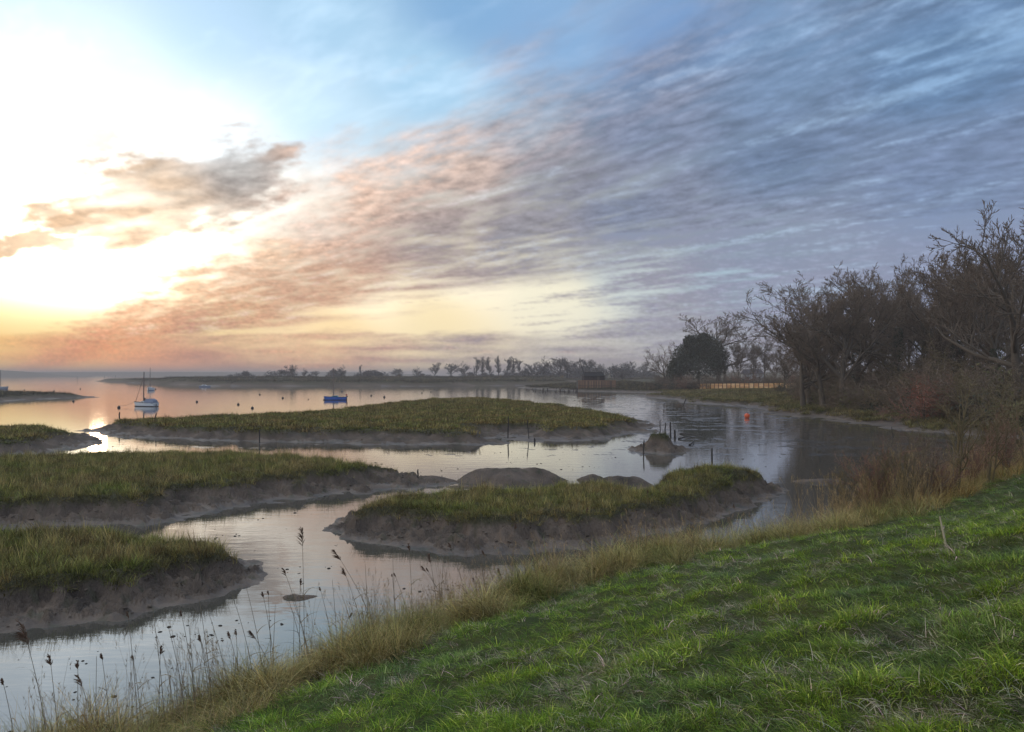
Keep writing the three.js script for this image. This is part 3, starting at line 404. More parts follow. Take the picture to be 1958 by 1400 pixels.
{
  const r = mulberry(77), items = [], st = stuff('shore_tussocks', 'rounded olive tussocks along the muddy edge below the wood', 'grass');
  for (let k = 0; k < 60000; k++) { const d = lerp(80, 230, r() * r()), x = lerp(40, 82, r()), h = islH(ISL.right_shore, x, d); if (h < 0.22 || h > 1.5 || noise(x / 1.5 + 6, d / 2.2) + 0.3 * noise(x, d) < 0.12) continue; const c = mix3([0.15, 0.16, 0.04], [0.36, 0.28, 0.12], clamp(0.5 + 0.8 * noise(x / 4, d / 5) + 0.5 * (r() - 0.5))), v = 0.5 + 0.8 * r(), sc = 1.2 + 0.9 * r(); items.push([x, h - 0.03, -d, sc, sc * (0.9 + 0.6 * r()), c[0] * v, c[1] * v, c[2] * v, (r() - 0.5) * 0.5, (r() - 0.5) * 0.5, r() * 6.28]); }
  sow(st, 'tussock', [tuft(61, 22, 0.5, 0.24, 0.02, 0.5, 1.2), tuft(62, 20, 0.45, 0.28, 0.02, 0.7, 1.5)], dryM, items);
}
// ------------------------------------------------------------------ bare trees and shrubs
function bareTree(seed, o) {                               // returns { trunk, crown }: thick wood and twigs
  const r = mulberry(seed), T = new GB(), C = new GB();
  const nrm = (v) => { const l = Math.hypot(...v) || 1; return [v[0] / l, v[1] / l, v[2] / l]; };
  const grow = (p, dir, len, rad, lvl) => {
    const last = lvl >= o.levels - 1, seg = lvl === 0 ? 6 : lvl < 2 ? 5 : lvl < 3 ? 4 : last ? 1 : 2, pts = [p], rads = [rad]; let q = p, d = dir; const gn = o.gnarl[Math.min(lvl, o.gnarl.length - 1)];
    for (let s = 1; s <= seg; s++) { d = nrm([d[0] + (r() - 0.5) * gn, d[1] + (r() - 0.5) * gn + o.up[Math.min(lvl, o.up.length - 1)] / seg, d[2] + (r() - 0.5) * gn]); const st = len / seg; q = [q[0] + d[0] * st, q[1] + d[1] * st, q[2] + d[2] * st]; pts.push(q); rads.push(last ? (s === seg ? 0 : rad * (1 - s / seg * 0.8)) : rad * (1 - (s / seg) * o.taper)); }
    (lvl < o.thick ? T : C).tube(pts, rads, lvl === 0 ? 9 : lvl === 1 ? 6 : lvl === 2 ? 4 : 3, false);
    if (last) return;
    const n = o.kids[lvl], start = lvl === 0 ? o.bole : 0.22;
    for (let k = 0; k < n; k++) {
      const t = start + (1 - start) * (k + r() * 0.9) / n, f = Math.min(t, 0.999) * seg, i = Math.floor(f), u = f - i, at = [0, 1, 2].map((z) => lerp(pts[i][z], pts[i + 1][z], u)), ax = nrm([0, 1, 2].map((z) => pts[i + 1][z] - pts[i][z]));
      let side = nrm([r() - 0.5, r() - 0.5, r() - 0.5]); const dt = side[0] * ax[0] + side[1] * ax[1] + side[2] * ax[2]; side = nrm([side[0] - ax[0] * dt, side[1] - ax[1] * dt, side[2] - ax[2] * dt]); if (o.lift && lvl < 2 && side[1] < -0.1) side[1] *= -0.6;
      const an = o.angle[Math.min(lvl, o.angle.length - 1)] * (0.7 + 0.6 * r()) * (t > 0.97 ? 0.4 : 1), cd = nrm([0, 1, 2].map((z) => ax[z] * Math.cos(an) + side[z] * Math.sin(an)));
      const rr = Math.max(o.minR, Math.min(lerp(rads[i], rads[i + 1], u) * 0.8, rad * o.ratio[Math.min(lvl, o.ratio.length - 1)] * (0.7 + 0.5 * r())));
      grow(at, cd, len * o.len[Math.min(lvl, o.len.length - 1)] * (0.6 + 0.6 * r()) * (lvl === 0 ? 1 : 1.12 - 0.5 * t), rr, lvl + 1);
    }
  };
  for (let k = 0; k < (o.stems || 1); k++) { const a = r() * 6.28, le = o.stems ? o.stemLean * (0.2 + r()) : 0.06, off = o.stems ? 0.25 * o.h0 * 0.2 : 0; grow([Math.cos(a) * off * r(), -0.15, Math.sin(a) * off * r()], nrm([Math.cos(a) * le, 1, Math.sin(a) * le]), o.h0 * (o.stems ? 0.6 + 0.5 * r() : 1), o.r0 * (o.stems ? 0.6 + 0.5 * r() : 1), 0); }
  return { trunk: T.geometry(), crown: C.p.length ? C.geometry() : null };
}
const OAK = { levels: 6, h0: 9, r0: 0.42, kids: [8, 7, 6, 6, 5], len: [0.85, 0.6, 0.55, 0.52, 0.5], angle: [0.95, 0.8, 0.75, 0.7], gnarl: [0.2, 0.5, 0.6, 0.6], up: [0.2, 0.25, 0.15, 0.15], ratio: [0.55, 0.5, 0.45, 0.5], taper: 0.72, bole: 0.3, thick: 3, minR: 0.028, lift: true };
const OAK2 = { ...OAK, kids: [9, 7, 6, 6, 4], angle: [0.75, 0.7, 0.7, 0.7], len: [0.7, 0.58, 0.55, 0.52, 0.5], h0: 11, gnarl: [0.25, 0.65, 0.7, 0.6] };
const SLIM = { ...OAK, kids: [13, 7, 6, 5, 4], h0: 13, r0: 0.24, angle: [0.55, 0.6, 0.65, 0.7], len: [0.42, 0.55, 0.55, 0.5, 0.5], gnarl: [0.15, 0.35, 0.5, 0.5], bole: 0.25, up: [0.1, 0.5, 0.3, 0.2] };
const LITE = { ...OAK, levels: 5, kids: [9, 8, 8, 7], minR: 0.04, len: [0.85, 0.6, 0.52, 0.42] }, LITESLIM = { ...SLIM, levels: 5, kids: [14, 8, 8, 6], minR: 0.036 };
const FAR = { ...OAK, levels: 5, kids: [10, 8, 7, 6], len: [0.7, 0.6, 0.52, 0.45], minR: 0.075, r0: 0.45, angle: [0.8, 0.8, 0.8] };
const FARTALL = { ...FAR, kids: [15, 8, 6, 5], h0: 13, angle: [0.5, 0.65, 0.75], len: [0.36, 0.55, 0.5, 0.5], bole: 0.2 };
const barkM = std(0.125, 0.095, 0.066, 0.9), twigM = std(0.2, 0.142, 0.095, 0.9), ivyM = std(0.032, 0.048, 0.016, 0.6), redTwigM = std(0.27, 0.14, 0.09, 0.85), farBarkM = std(0.075, 0.068, 0.062, 0.9), oliveTwigM = std(0.18, 0.132, 0.062, 0.85), leafM = std(0.17, 0.15, 0.05, 0.7), holmM = std(0.055, 0.06, 0.032, 0.7), brownLeafM = std(0.22, 0.135, 0.07, 0.8), russetM = std(0.34, 0.1, 0.055, 0.75), strawM = std(0.3, 0.23, 0.12, 0.85);
const heightOf = (g) => { g.computeBoundingBox(); return g.boundingBox.max.y; };
const kinds = { oak: [1, 2, 3].map((k) => bareTree(100 + k, OAK)), old: [1, 2].map((k) => bareTree(120 + k, OAK2)), slim: [1, 2].map((k) => bareTree(140 + k, SLIM)), lite: [1, 2].map((k) => bareTree(150 + k, LITE)), liteSlim: [1, 2].map((k) => bareTree(155 + k, LITESLIM)), far: [1, 2, 3].map((k) => bareTree(160 + k, FAR)), tall: [1, 2].map((k) => bareTree(180 + k, FARTALL)) };
for (const list of Object.values(kinds)) for (const t of list) t.h = Math.max(heightOf(t.crown), heightOf(t.trunk));
function leafCloud(seed, n, lobes, size) {                 // leaves through the volume of a few lobes: [x, y, z, rx, ry, rz]
  const r = mulberry(seed), g = new GB();
  for (let k = 0; k < n; k++) {
    const L = lobes[Math.floor(r() * lobes.length)], a = r() * 6.28, c = 2 * r() - 1, s = Math.sqrt(1 - c * c), q = Math.pow(r(), 0.42) * (0.86 + 0.28 * r()), p = [L[0] + L[3] * q * s * Math.cos(a), Math.max(0.05, L[1] + L[4] * q * c), L[2] + L[5] * q * s * Math.sin(a)];
    const u = [r() - 0.5, r() - 0.5, r() - 0.5], w = [r() - 0.5, r() - 0.5, r() - 0.5], z = size * (0.6 + 0.8 * r()); g.tri(p, [p[0] + u[0] * z * 2, p[1] + u[1] * z * 2, p[2] + u[2] * z * 2], [p[0] + w[0] * z * 2, p[1] + w[1] * z * 2, p[2] + w[2] * z * 2]);
  }
  return g.geometry();
}
function ivyOn(seed, h, rad, n) { const r = mulberry(seed), g = new GB(); for (let k = 0; k < n; k++) { const y = Math.pow(r(), 0.8) * h, a = r() * 6.28, q = rad * (0.7 + 0.7 * r()) * (1 - 0.45 * y / h), p = [Math.cos(a) * q, y, Math.sin(a) * q], z = 0.13 * (0.6 + r()), u = [r() - 0.5, r() - 0.5, r() - 0.5], w = [r() - 0.5, r() - 0.5, r() - 0.5]; g.tri(p, [p[0] + u[0] * z * 2, p[1] + u[1] * z * 2, p[2] + u[2] * z * 2], [p[0] + w[0] * z * 2, p[1] + w[1] * z * 2, p[2] + w[2] * z * 2]); } return g.geometry(); }
const at = (px, d) => (px - CX) / FP * d;
function plantTree(px, d, topY, kind, v, turn, label, group, mats = [barkM, twigM], wide = 1, ivy = 0) {
  const x = at(px, d), y = groundH(x, d), K = kinds[kind][v], top = EYE + (HY - topY) / FP * d, s = (top - y) / K.h, t = thing(kind === 'far' || kind === 'tall' ? 'far_tree' : 'bare_tree', label, 'tree', [x, y, -d], turn, group); t.scale.set(s * wide, s, s * wide);
  mesh('trunk', K.trunk, mats[0], t); mesh('crown', K.crown, mats[1], t); if (ivy) mesh('ivy', ivyOn(Math.round(px), 7.5 * ivy, 0.85, 1500), ivyM, t); return t;
}
// the wood on the right: front row and the trees behind it
{
  const front = [[1548, 150, 545, 'old', 0, 0.4, 1.2, 0], [1592, 168, 560, 'oak', 0, 1.9, 1.1, 0], [1640, 150, 520, 'old', 1, 2.6, 1.05, 1], [1682, 160, 535, 'slim', 0, 0.2, 1, 1.2], [1716, 138, 505, 'oak', 1, 4.0, 0.9, 1.2], [1760, 142, 490, 'old', 0, 3.3, 0.9, 1], [1792, 128, 500, 'slim', 1, 5.1, 1, 1], [1830, 130, 478, 'oak', 2, 0.9, 0.85, 0.8], [1868, 122, 468, 'slim', 0, 2.2, 1.1, 0], [1905, 112, 445, 'old', 1, 5.4, 0.85, 0.9], [1952, 100, 392, 'oak', 0, 3.7, 0.95, 0], [2010, 92, 380, 'oak', 1, 1.2, 0.95, 0]];
  front.forEach(([px, d, ty, k, v, tu, w, iv], i) => plantTree(px, d, ty - (i < 7 ? 24 : 8), k, v, tu, i === 10 ? 'tallest bare tree of the wood, cut by the right edge of the view' : i === 11 ? 'bare tree standing mostly outside the right edge of the view' : `bare ${k === 'slim' ? 'slender tree' : 'gnarled oak'} in the front row of the wood, ${ord(i)} from the fence`, 'trees in the front row of the wood', undefined, w, iv));
  const back = [[1500, 225, 668, 'oak', 2], [1530, 215, 620, 'slim', 1], [1572, 205, 585, 'oak', 1], [1615, 205, 566, 'slim', 0], [1664, 200, 548, 'oak', 0], [1705, 190, 540, 'old', 1], [1742, 185, 525, 'slim', 1], [1778, 180, 520, 'oak', 2], [1815, 178, 508, 'old', 0], [1850, 170, 500, 'oak', 1], [1890, 160, 492, 'slim', 0], [1930, 150, 470, 'oak', 2]];
  back.forEach(([px, d, ty, k, v], i) => plantTree(px, d, ty - 18, k === 'slim' ? 'liteSlim' : 'lite', v % 2, i * 1.7, `bare tree deep inside the wood behind the front row, ${ord(i)} counting from the lit fence`, 'trees deep inside the wood', undefined, 1.1));
  [[1536, 140, 590, 'oak', 1, 2.2, 1.25], [1574, 136, 540, 'old', 1, 0.7, 1.15], [1612, 132, 528, 'oak', 2, 3.9, 1.0]].forEach(([px, d, ty, k, v, tu, w], i) => plantTree(px, d, ty, k, v, tu, `low branched bare oak on the shore side of the wood, ${ord(i)} from the fence`, 'low branched oaks before the wood', undefined, w));
  // clump behind the fence
  plantTree(1272, 318, 648, 'lite', 1, 0.3, 'rounded bare tree at the left end of the clump behind the fence', 'trees of the clump behind the fence', undefined, 1.15);
  plantTree(1300, 330, 660, 'lite', 0, 2.3, 'bare tree half hidden left of the dark evergreen', 'trees of the clump behind the fence', undefined, 1.2);
  plantTree(1386, 322, 612, 'oak', 1, 4.4, 'second broad bare oak close behind the tallest of the clump', 'trees of the clump behind the fence', undefined, 1.15);
  plantTree(1372, 315, 598, 'oak', 0, 1.3, 'tallest broad bare oak of the clump behind the fence', 'trees of the clump behind the fence', undefined, 1.35);
  plantTree(1412, 300, 650, 'liteSlim', 0, 3.1, 'bare tree at the right end of the clump behind the fence', 'trees of the clump behind the fence', undefined, 1.3);
  [[1440, 300, 655], [1462, 320, 640], [1484, 290, 668], [1506, 260, 655]].forEach(([px, d, ty], i) => plantTree(px, d, ty, 'liteSlim', i % 2, i * 2, `thin bare tree between the clump and the wood, ${ord(i)} counting from the clump`, 'thin trees between clump and wood', [twigM, twigM], 1.3));
  const d = 306, x = at(1335, d), y = groundH(x, d), ev = thing('evergreen_tree', 'dense dark evergreen in the clump behind the fence', 'tree', [x, y, -d], 0, 'trees of the clump behind the fence'); ev.scale.set(1.3, 1.3, 1.3);
  mesh('trunk', new GB().tube([[0, -0.3, 0], [0.2, 4, 0], [0, 9, 0.3]], [0.5, 0.4, 0.2], 8).geometry(), barkM, ev);
  mesh('crown', leafCloud(5, 26000, [[-4.2, 8.2, 0, 4, 4.6, 4], [-0.6, 11, 0, 4.2, 4.4, 4.2], [3.6, 10.6, 0.5, 3.8, 4.2, 4.2], [6, 7.4, 0, 3.4, 4.4, 3.6], [0, 6, 2, 6, 4.5, 4], [-6.8, 4.6, 1, 2.6, 3.6, 3], [1.6, 13.6, 0, 2.2, 2.2, 2.2], [-2.6, 13.2, 0.5, 1.8, 1.8, 2]], 0.42), holmM, ev);
}
// undergrowth along the wood: bramble banks and bushes
{
  const SHRUB = { levels: 4, h0: 2.3, r0: 0.035, kids: [7, 5, 4], len: [0.6, 0.55, 0.5], angle: [0.7, 0.8, 0.8], gnarl: [0.35, 0.5, 0.5], up: [0.1, 0.1, 0], ratio: [0.6, 0.55, 0.5], taper: 0.7, bole: 0.15, thick: 1, minR: 0.012, stems: 14, stemLean: 1.2 };
  const S = [1, 2, 3].map((k) => bareTree(300 + k, SHRUB)), leaves = [1, 2].map((k) => leafCloud(310 + k, 1100, [[0, 0.8, 0, 1.5, 1.0, 1.4], [0.9, 0.6, 0.3, 0.9, 0.8, 0.9], [-0.9, 0.7, -0.2, 0.9, 0.8, 0.9]], 0.12));
  const spots = [[1505, 205, 1.1], [1528, 185, 1.2], [1548, 165, 1.3], [1570, 150, 1.1], [1590, 142, 1.5], [1612, 136, 1.2], [1634, 130, 1.4], [1655, 126, 1.6], [1678, 122, 1.3], [1700, 118, 1.5], [1722, 115, 1.3], [1742, 116, 1.9], [1790, 112, 1.9], [1812, 106, 1.6], [1832, 104, 1.9], [1856, 101, 1.7], [1880, 98, 2.1], [1904, 95, 1.8], [1930, 92, 2.2], [1955, 90, 2.0], [1560, 176, 2.0], [1606, 165, 2.1], [1650, 158, 2.3], [1700, 150, 2.2], [1745, 140, 2.4], [1795, 135, 2.4], [1840, 126, 2.6], [1890, 118, 2.6], [1940, 110, 2.8]];
  spots.forEach(([px, d, s], i) => { const x = at(px, d), t = thing('bramble_bush', `tangled ${i < 20 ? 'bramble bush at the foot of the wood' : 'scrub bush under the trees of the wood'}, ${ord(i < 20 ? i : i - 20)} counting from the lit fence`, 'bush', [x, groundH(x, d) - 0.05, -d], i * 1.37, i < 20 ? 'brambles at the foot of the wood' : 'scrub under the trees'); t.scale.set(s * 1.6, s * (i < 20 ? 1.35 : 1.6), s * 1.6); mesh('stem', S[i % 3].trunk, twigM, t); mesh('twigs', S[i % 3].crown, i % 3 ? twigM : oliveTwigM, t); mesh('foliage', leaves[i % 2], [holmM, leafM, brownLeafM][(i * 7) % 3], t); });
  { const d = 101, x = at(1768, d), t = thing('russet_bush', 'russet leaved bush glowing red brown at the foot of the wood', 'bush', [x, groundH(x, d) - 0.05, -d]); t.scale.setScalar(2.3); mesh('stem', S[1].trunk, barkM, t); mesh('twigs', S[1].crown, redTwigM, t); mesh('foliage', leafCloud(330, 2200, [[0, 1.1, 0, 1.2, 1.1, 1.1], [0.6, 0.9, 0, 1, 0.9, 1]], 0.07), russetM, t); }
  // hedge in front of the clump and behind the fence
  [[1252, 300, 2.0], [1272, 296, 1.9], [1296, 292, 1.9], [1320, 288, 2.0], [1346, 282, 2.0], [1372, 278, 2.0], [1398, 272, 1.9], [1424, 264, 1.8], [1450, 256, 1.9], [1476, 248, 1.8], [1500, 240, 1.9], [1395, 292, 2.3], [1260, 318, 2.2], [1240, 322, 1.6]].forEach(([px, d, s], i) => { const x = at(px, d) + 4, t = thing('hedge_bush', `brown hedge bush behind the lit fence, ${ord(i)} counting from its left end`, 'bush', [x, groundH(x, d) - 0.05, -d], i, 'hedge behind the lit fence'); t.scale.set(s * 1.3, s, s * 1.3); mesh('stem', S[i % 3].trunk, barkM, t); mesh('twigs', S[i % 3].crown, i % 4 === 2 ? redTwigM : twigM, t); mesh('foliage', leaves[i % 2], holmM, t); });
}
// bare shrubs at the right end of the bank
{
  const base = { levels: 4, kids: [9, 6, 4], len: [0.5, 0.55, 0.5], angle: [0.6, 0.75, 0.8], gnarl: [0.22, 0.4, 0.5], up: [0.25, 0.2, 0.1], ratio: [0.5, 0.55, 0.55], taper: 0.72, bole: 0.18, thick: 1, minR: 0.0095 };
  const list = [[1628, 0.6, 868, 6, 0.5, 0, 'low spreading dark shrub at the left end of the thicket'], [1672, 0.9, 838, 8, 0.55, 1, 'dense dark shrub leaning over the creek'], [1700, 0.5, 815, 5, 0.3, 0, 'open many-stemmed shrub second in the thicket'], [1735, 1.0, 788, 3, 0.2, 0, 'upright thorny sapling with a straight olive stem'], [1768, 0.8, 812, 4, 0.3, 1, 'forked grey green sapling beside the straight one'], [1795, 1.0, 845, 9, 0.5, 1, 'tangled brown shrub in the middle of the thicket'], [1822, 1.2, 702, 2, 0.16, 0, 'tallest thin sapling rising above the thicket'], [1850, 0.8, 800, 8, 0.4, 1, 'bushy reddish shrub right of the tallest sapling'], [1888, 1.2, 735, 3, 0.25, 0, 'thin sapling with ascending twigs near the right edge'], [1925, 0.8, 770, 8, 0.4, 1, 'broad brown shrub near the right edge'], [1965, 1.0, 700, 4, 0.35, 0, 'tall leaning shrub cut by the right edge']];
  list.forEach(([px, s, ty, stems, lean, m, label], i) => {
    let d = 30; for (; d < 70; d += 0.1) if (bankS(at(px, d), d) < s + 0.4) break;
    const x = at(px, d), y = bankH(x, d), H = EYE + (HY - ty) / FP * d - y, g = bareTree(400 + i, { ...base, h0: H * 0.86, r0: 0.032 + H * 0.008, stems, stemLean: lean }), t = thing('bare_shrub', label, 'shrub', [x, y - 0.02, -d], 0, 'thicket at the end of the bank'), k = H / Math.max(heightOf(g.trunk), heightOf(g.crown)); t.scale.set(Math.min(1, k * 1.05), k, Math.min(1, k * 1.05));
    mesh('stem', g.trunk, m ? twigM : oliveTwigM, t); mesh('twigs', g.crown, m ? (i % 2 ? redTwigM : twigM) : oliveTwigM, t);
  });
}
// trees and hedges on the misty far shore
{
  const r = mulberry(70), tr = [[470, 790, 708, 'far', 0, 1.2], [560, 700, 696, 'far', 1, 1.05], [582, 740, 703, 'far', 2, 1.1], [604, 760, 709, 'far', 0, 1.3], [654, 700, 697, 'far', 2, 1.1], [690, 780, 697, 'tall', 0, 0.5], [720, 800, 706, 'far', 1, 1.3], [760, 820, 704, 'far', 0, 1.5], [795, 830, 700, 'far', 2, 1.4], [830, 790, 692, 'far', 1, 0.9], [862, 800, 694, 'far', 0, 1.1], [888, 800, 690, 'far', 2, 1.1], [910, 760, 682, 'tall', 0, 0.8], [922, 765, 680, 'tall', 1, 0.8], [938, 760, 682, 'tall', 0, 0.9], [953, 755, 679, 'tall', 1, 0.9], [968, 760, 681, 'tall', 0, 1.0], [982, 762, 683, 'tall', 1, 1.0], [995, 765, 684, 'tall', 0, 0.8], [1015, 790, 691, 'far', 1, 1.2], [1045, 720, 680, 'far', 2, 1.0], [1068, 735, 684, 'far', 0, 1.3], [1085, 735, 682, 'far', 1, 1.3], [1105, 735, 684, 'far', 2, 1.3], [1124, 740, 686, 'far', 0, 1.2], [1150, 900, 694, 'far', 1, 1.2], [1172, 900, 695, 'far', 2, 1.2], [1205, 880, 690, 'far', 0, 1.0], [1228, 900, 692, 'far', 1, 1.1], [1190, 470, 712, 'far', 2, 1.0]];
  tr.forEach(([px, d, ty, k, v, w], i) => plantTree(px, d, ty, k, v, i * 1.3, i === 29 ? 'small lone bare tree in the mist right of the hut' : `hazy bare tree on the far shore, ${ord(i)} counting from the left`, 'hazy trees on the far shore', [farBarkM, farBarkM], w * 1.15));
  const lob = [1, 2].map((k) => leafCloud(500 + k, 1500, [[0, 2.4, 0, 6, 2.6, 3], [4.5, 2, 0, 4, 2.2, 3], [-4.5, 2.2, 0, 4, 2.6, 3], [1, 4, 0, 3, 1.6, 2]], 0.55)), stem = new GB().tube([[0, -0.4, 0], [0.1, 1.5, 0], [0.4, 3, 0]], [0.3, 0.22, 0.1], 6).geometry();
  for (let i = 0; i < 34; i++) { const px = 430 + i * 24.5 + (r() - 0.5) * 34, d = 660 + 160 * r(), x = at(px, d), s = 0.5 + 1.7 * r() * r() + sstep(820, 1120, px) * 0.9, t = thing('hedge_bush', `grey hedge bush in the mist on the far shore, ${ord(i)} counting from the left`, 'bush', [x, groundH(x, d) - 0.1, -d], r() * 6, 'misty hedge on the far shore'); t.scale.set(s * 1.25, s, s); mesh('stem', stem, farBarkM, t); mesh('foliage', lob[i % 2], farBarkM, t); }
}
// ------------------------------------------------------------------ reeds, each with its stalk, leaves and plume
{
  const stalkM = std(0.17, 0.125, 0.075, 0.7), plumeM = std(0.16, 0.085, 0.05, 0.9), rleafM = std(0.24, 0.17, 0.09, 0.8), r = mulberry(31);
  const reed = (px0, py0, px1, label, plume, group, lift = 0.4) => {
    let d = 8; for (; d < 60; d += 0.05) if (bankS(at(px1, d), d) < lift) break;
    const x = at(px1, d), y = bankH(x, d), tx = at(px0, d) - x, ty = EYE + (HY - py0) / FP * d - y + 0.0; if (ty < 0.3) return;
    const t = thing('reed', label, 'reed', [x, y - 0.03, -d], 0, group), dz = (r() - 0.5) * 0.3, P = (u) => [tx * Math.pow(u, 1.5), ty * u, dz * u * u], pts = [], rad = [];
    for (let k = 0; k <= 7; k++) { pts.push(P(k / 7)); rad.push(lerp(0.0065, 0.003, k / 7)); } mesh('stalk', new GB().tube(pts, rad, 5).geometry(), stalkM, t);
    for (let k = 0; k < 2 + Math.floor(r() * 3); k++) { const u = 0.15 + 0.5 * r(), B = P(u), a = (r() - 0.5) * 2.2 + (r() < 0.5 ? 0 : 3.14), L = 0.22 + 0.3 * r(), g = new GB(), q = []; let e = 0.5 + 0.4 * r(), bx = B[0], by = B[1], bz = B[2]; for (let s = 0; s <= 4; s++) { q.push([bx, by, bz]); e += 0.28; bx += Math.cos(a) * Math.sin(e) * L / 4; bz += Math.sin(a) * Math.sin(e) * L / 4; by += Math.cos(e) * L / 4; } for (let s = 0; s < 4; s++) { const w0 = 0.008 * (1 - s / 4), w1 = 0.008 * (1 - (s + 1) / 4), n = [-Math.sin(a), 0, Math.cos(a)]; g.quad([q[s][0] - n[0] * w0, q[s][1] + w0, q[s][2] - n[2] * w0], [q[s][0] + n[0] * w0, q[s][1] - w0 * 0.3, q[s][2] + n[2] * w0], [q[s + 1][0] + n[0] * w1, q[s + 1][1] - w1 * 0.3, q[s + 1][2] + n[2] * w1], [q[s + 1][0] - n[0] * w1, q[s + 1][1] + w1, q[s + 1][2] - n[2] * w1]); } mesh('leaf', g.geometry(), rleafM, t); }
    if (plume > 0) {
      const g = new GB(), T = P(1), U = P(0.94), dir = [T[0] - U[0], T[1] - U[1], T[2] - U[2]], dl = Math.hypot(...dir); for (let q = 0; q < 3; q++) dir[q] /= dl; const droop = tx > 0 ? 1 : -1;
      for (let k = 0; k < 44; k++) { const u = Math.pow(r(), 0.8), c = [0, 1, 2].map((q) => T[q] - dir[q] * plume * (1 - u) * 0.75), a = r() * 6.28, L = plume * (0.24 + 0.26 * (1 - u)) * (0.6 + 0.6 * r()), sp = 0.35 + 0.45 * r() * (1 - 0.5 * u), e = [dir[0] * Math.cos(sp) + Math.cos(a) * Math.sin(sp) + 0.25 * droop, dir[1] * Math.cos(sp) * 0.95, dir[2] + Math.sin(a) * Math.sin(sp)], m = [c[0] + e[0] * L * 0.55, c[1] + e[1] * L * 0.55, c[2] + e[2] * L * 0.55], f = [c[0] + e[0] * L * 1.02, c[1] + e[1] * L * 0.85 - L * 0.06, c[2] + e[2] * L]; g.tube([c, m, f], [0.0025, 0.0058, 0], 3, false); }
      mesh('plume', g.geometry(), plumeM, t);
    }
  };
  const named = [[580, 1008, 584, 'tallest upright reed with a full open plume', 0.42], [640, 1050, 722, 'reed bending far left under a drooping brown plume', 0.34], [543, 1085, 592, 'leaning reed with a slim closed plume left of the tallest', 0.2], [656, 1086, 698, 'leaning reed with a slim plume under the drooping one', 0.22], [698, 1076, 706, 'straight bare reed stalk right of the drooping reeds', 0], [48, 1188, 98, 'reed with a long narrow plume near the left edge', 0.42], [93, 1252, 118, 'shorter plumed reed beside the left edge reed', 0.2], [145, 1292, 196, 'short reed with a thick tilted plume by the left edge', 0.24], [325, 1190, 356, 'tall plain leaning stalk left of the tussocks', 0], [367, 1178, 374, 'tall plain upright stalk left of the tussocks', 0], [394, 1165, 441, 'long plain stalk leaning over the mirrored mud bank', 0], [486, 1198, 524, 'reed with a ragged plume hanging to the left', 0.24], [782, 1038, 790, 'upright reed with a pale plume right of the tall group', 0.22], [820, 1060, 838, 'upright reed with a bushy pale plume', 0.26], [808, 1080, 862, 'slanting reed with two brown heads', 0.22], [954, 1086, 966, 'reed with a rusty head before the central islet', 0.22], [512, 1128, 521, 'thin upright stalk with a tiny head left of the tallest reed', 0.1], [254, 1250, 276, 'short thin reed between left edge and tussocks', 0.12], [183, 1252, 188, 'plain thin stalk close to the left edge', 0], [12, 1290, 40, 'pair of thin stalk tips at the very left edge', 0.12], [670, 1172, 640, 'bent stalk crossing the tall reed group', 0.16], [750, 1095, 760, 'plain stalk between the two reed groups', 0.08], [612, 1120, 640, 'slender stalk right beside the tallest reed', 0.1], [905, 1105, 915, 'short reed with a small head above the tussocks', 0.12]];
  for (const [a, b, c, label, pl] of named) reed(a, b, c, label, pl, 'reeds along the bank edge');
  let n = 0; for (let k = 0; k < 60; k++) { const c = 20 + 1450 * Math.pow(r(), 0.85), base = 1395 - 0.235 * c - 20, top = base - 60 - 90 * r(); reed(c - 45 * r() + 8, top, c, 'thin dry reed stalk among the others on the bank edge', r() < 0.35 ? 0.1 + 0.1 * r() : 0, 'thin reeds among the others', 0.1 + 0.7 * r()); }
}

// ------------------------------------------------------------------ boats
function hullGeometry(L, B, F, D, o = {}) {                // length, beam, freeboard, depth below the water; bow at +x
  const ns = 22, half = [[0, -1], [0.45, -0.8], [0.8, -0.3], [0.95, 0.25], [1, 1]], g = new GB(), rows = [];
  for (let i = 0; i <= ns; i++) {
    const t = i / ns, x = (t - 0.5) * L, b = B / 2 * Math.pow(Math.sin(Math.min(1, (1 - t) * 1.55 + 0.02) * Math.PI / 2), 0.75) * (o.canoe ? Math.pow(Math.sin(Math.min(1, t * 2.6 + 0.05) * Math.PI / 2), 0.6) : lerp(0.78, 1, sstep(0, 0.3, t))), sheer = F * (1 + 0.35 * Math.pow(t, 2.5) + 0.08 * Math.pow(1 - t, 2)), keel = -D * Math.pow(Math.sin(Math.PI * clamp(0.12 + t * 0.86)), 0.5), rake = (v) => (v > 0 ? 0.07 * L * v * sstep(0.75, 1, t) - 0.03 * L * v * sstep(0.2, 0, t) : 0), row = [];
    for (let s = -4; s <= 4; s++) { const [hx, hy] = half[Math.abs(s)], y = hy < 0 ? keel * -hy : sheer * hy; row.push([x + rake(hy), y, Math.sign(s) * b * hx]); } rows.push(row);
  }
  for (let i = 0; i < ns; i++) for (let k = 0; k < 8; k++) g.quad(rows[i][k], rows[i][k + 1], rows[i + 1][k + 1], rows[i + 1][k]);
  for (let k = 0; k < 4; k++) g.quad(rows[0][k], rows[0][k + 1], rows[0][7 - k], rows[0][8 - k]);
  const deck = new GB(); for (let i = 0; i < ns; i++) { const dn = 0.03; deck.quad([rows[i][0][0], rows[i][0][1] - dn, rows[i][0][2] * 0.98], [rows[i][8][0], rows[i][8][1] - dn, rows[i][8][2] * 0.98], [rows[i + 1][8][0], rows[i + 1][8][1] - dn, rows[i + 1][8][2] * 0.98], [rows[i + 1][0][0], rows[i + 1][0][1] - dn, rows[i + 1][0][2] * 0.98]); }
  const rail = new GB(); for (const s of [0, 8]) rail.tube(rows.map((q) => [q[s][0], q[s][1] + 0.01, q[s][2]]), rows.map(() => 0.035), 5);
  return { hull: g.geometry(), deck: deck.geometry(), rail: rail.geometry() };
}
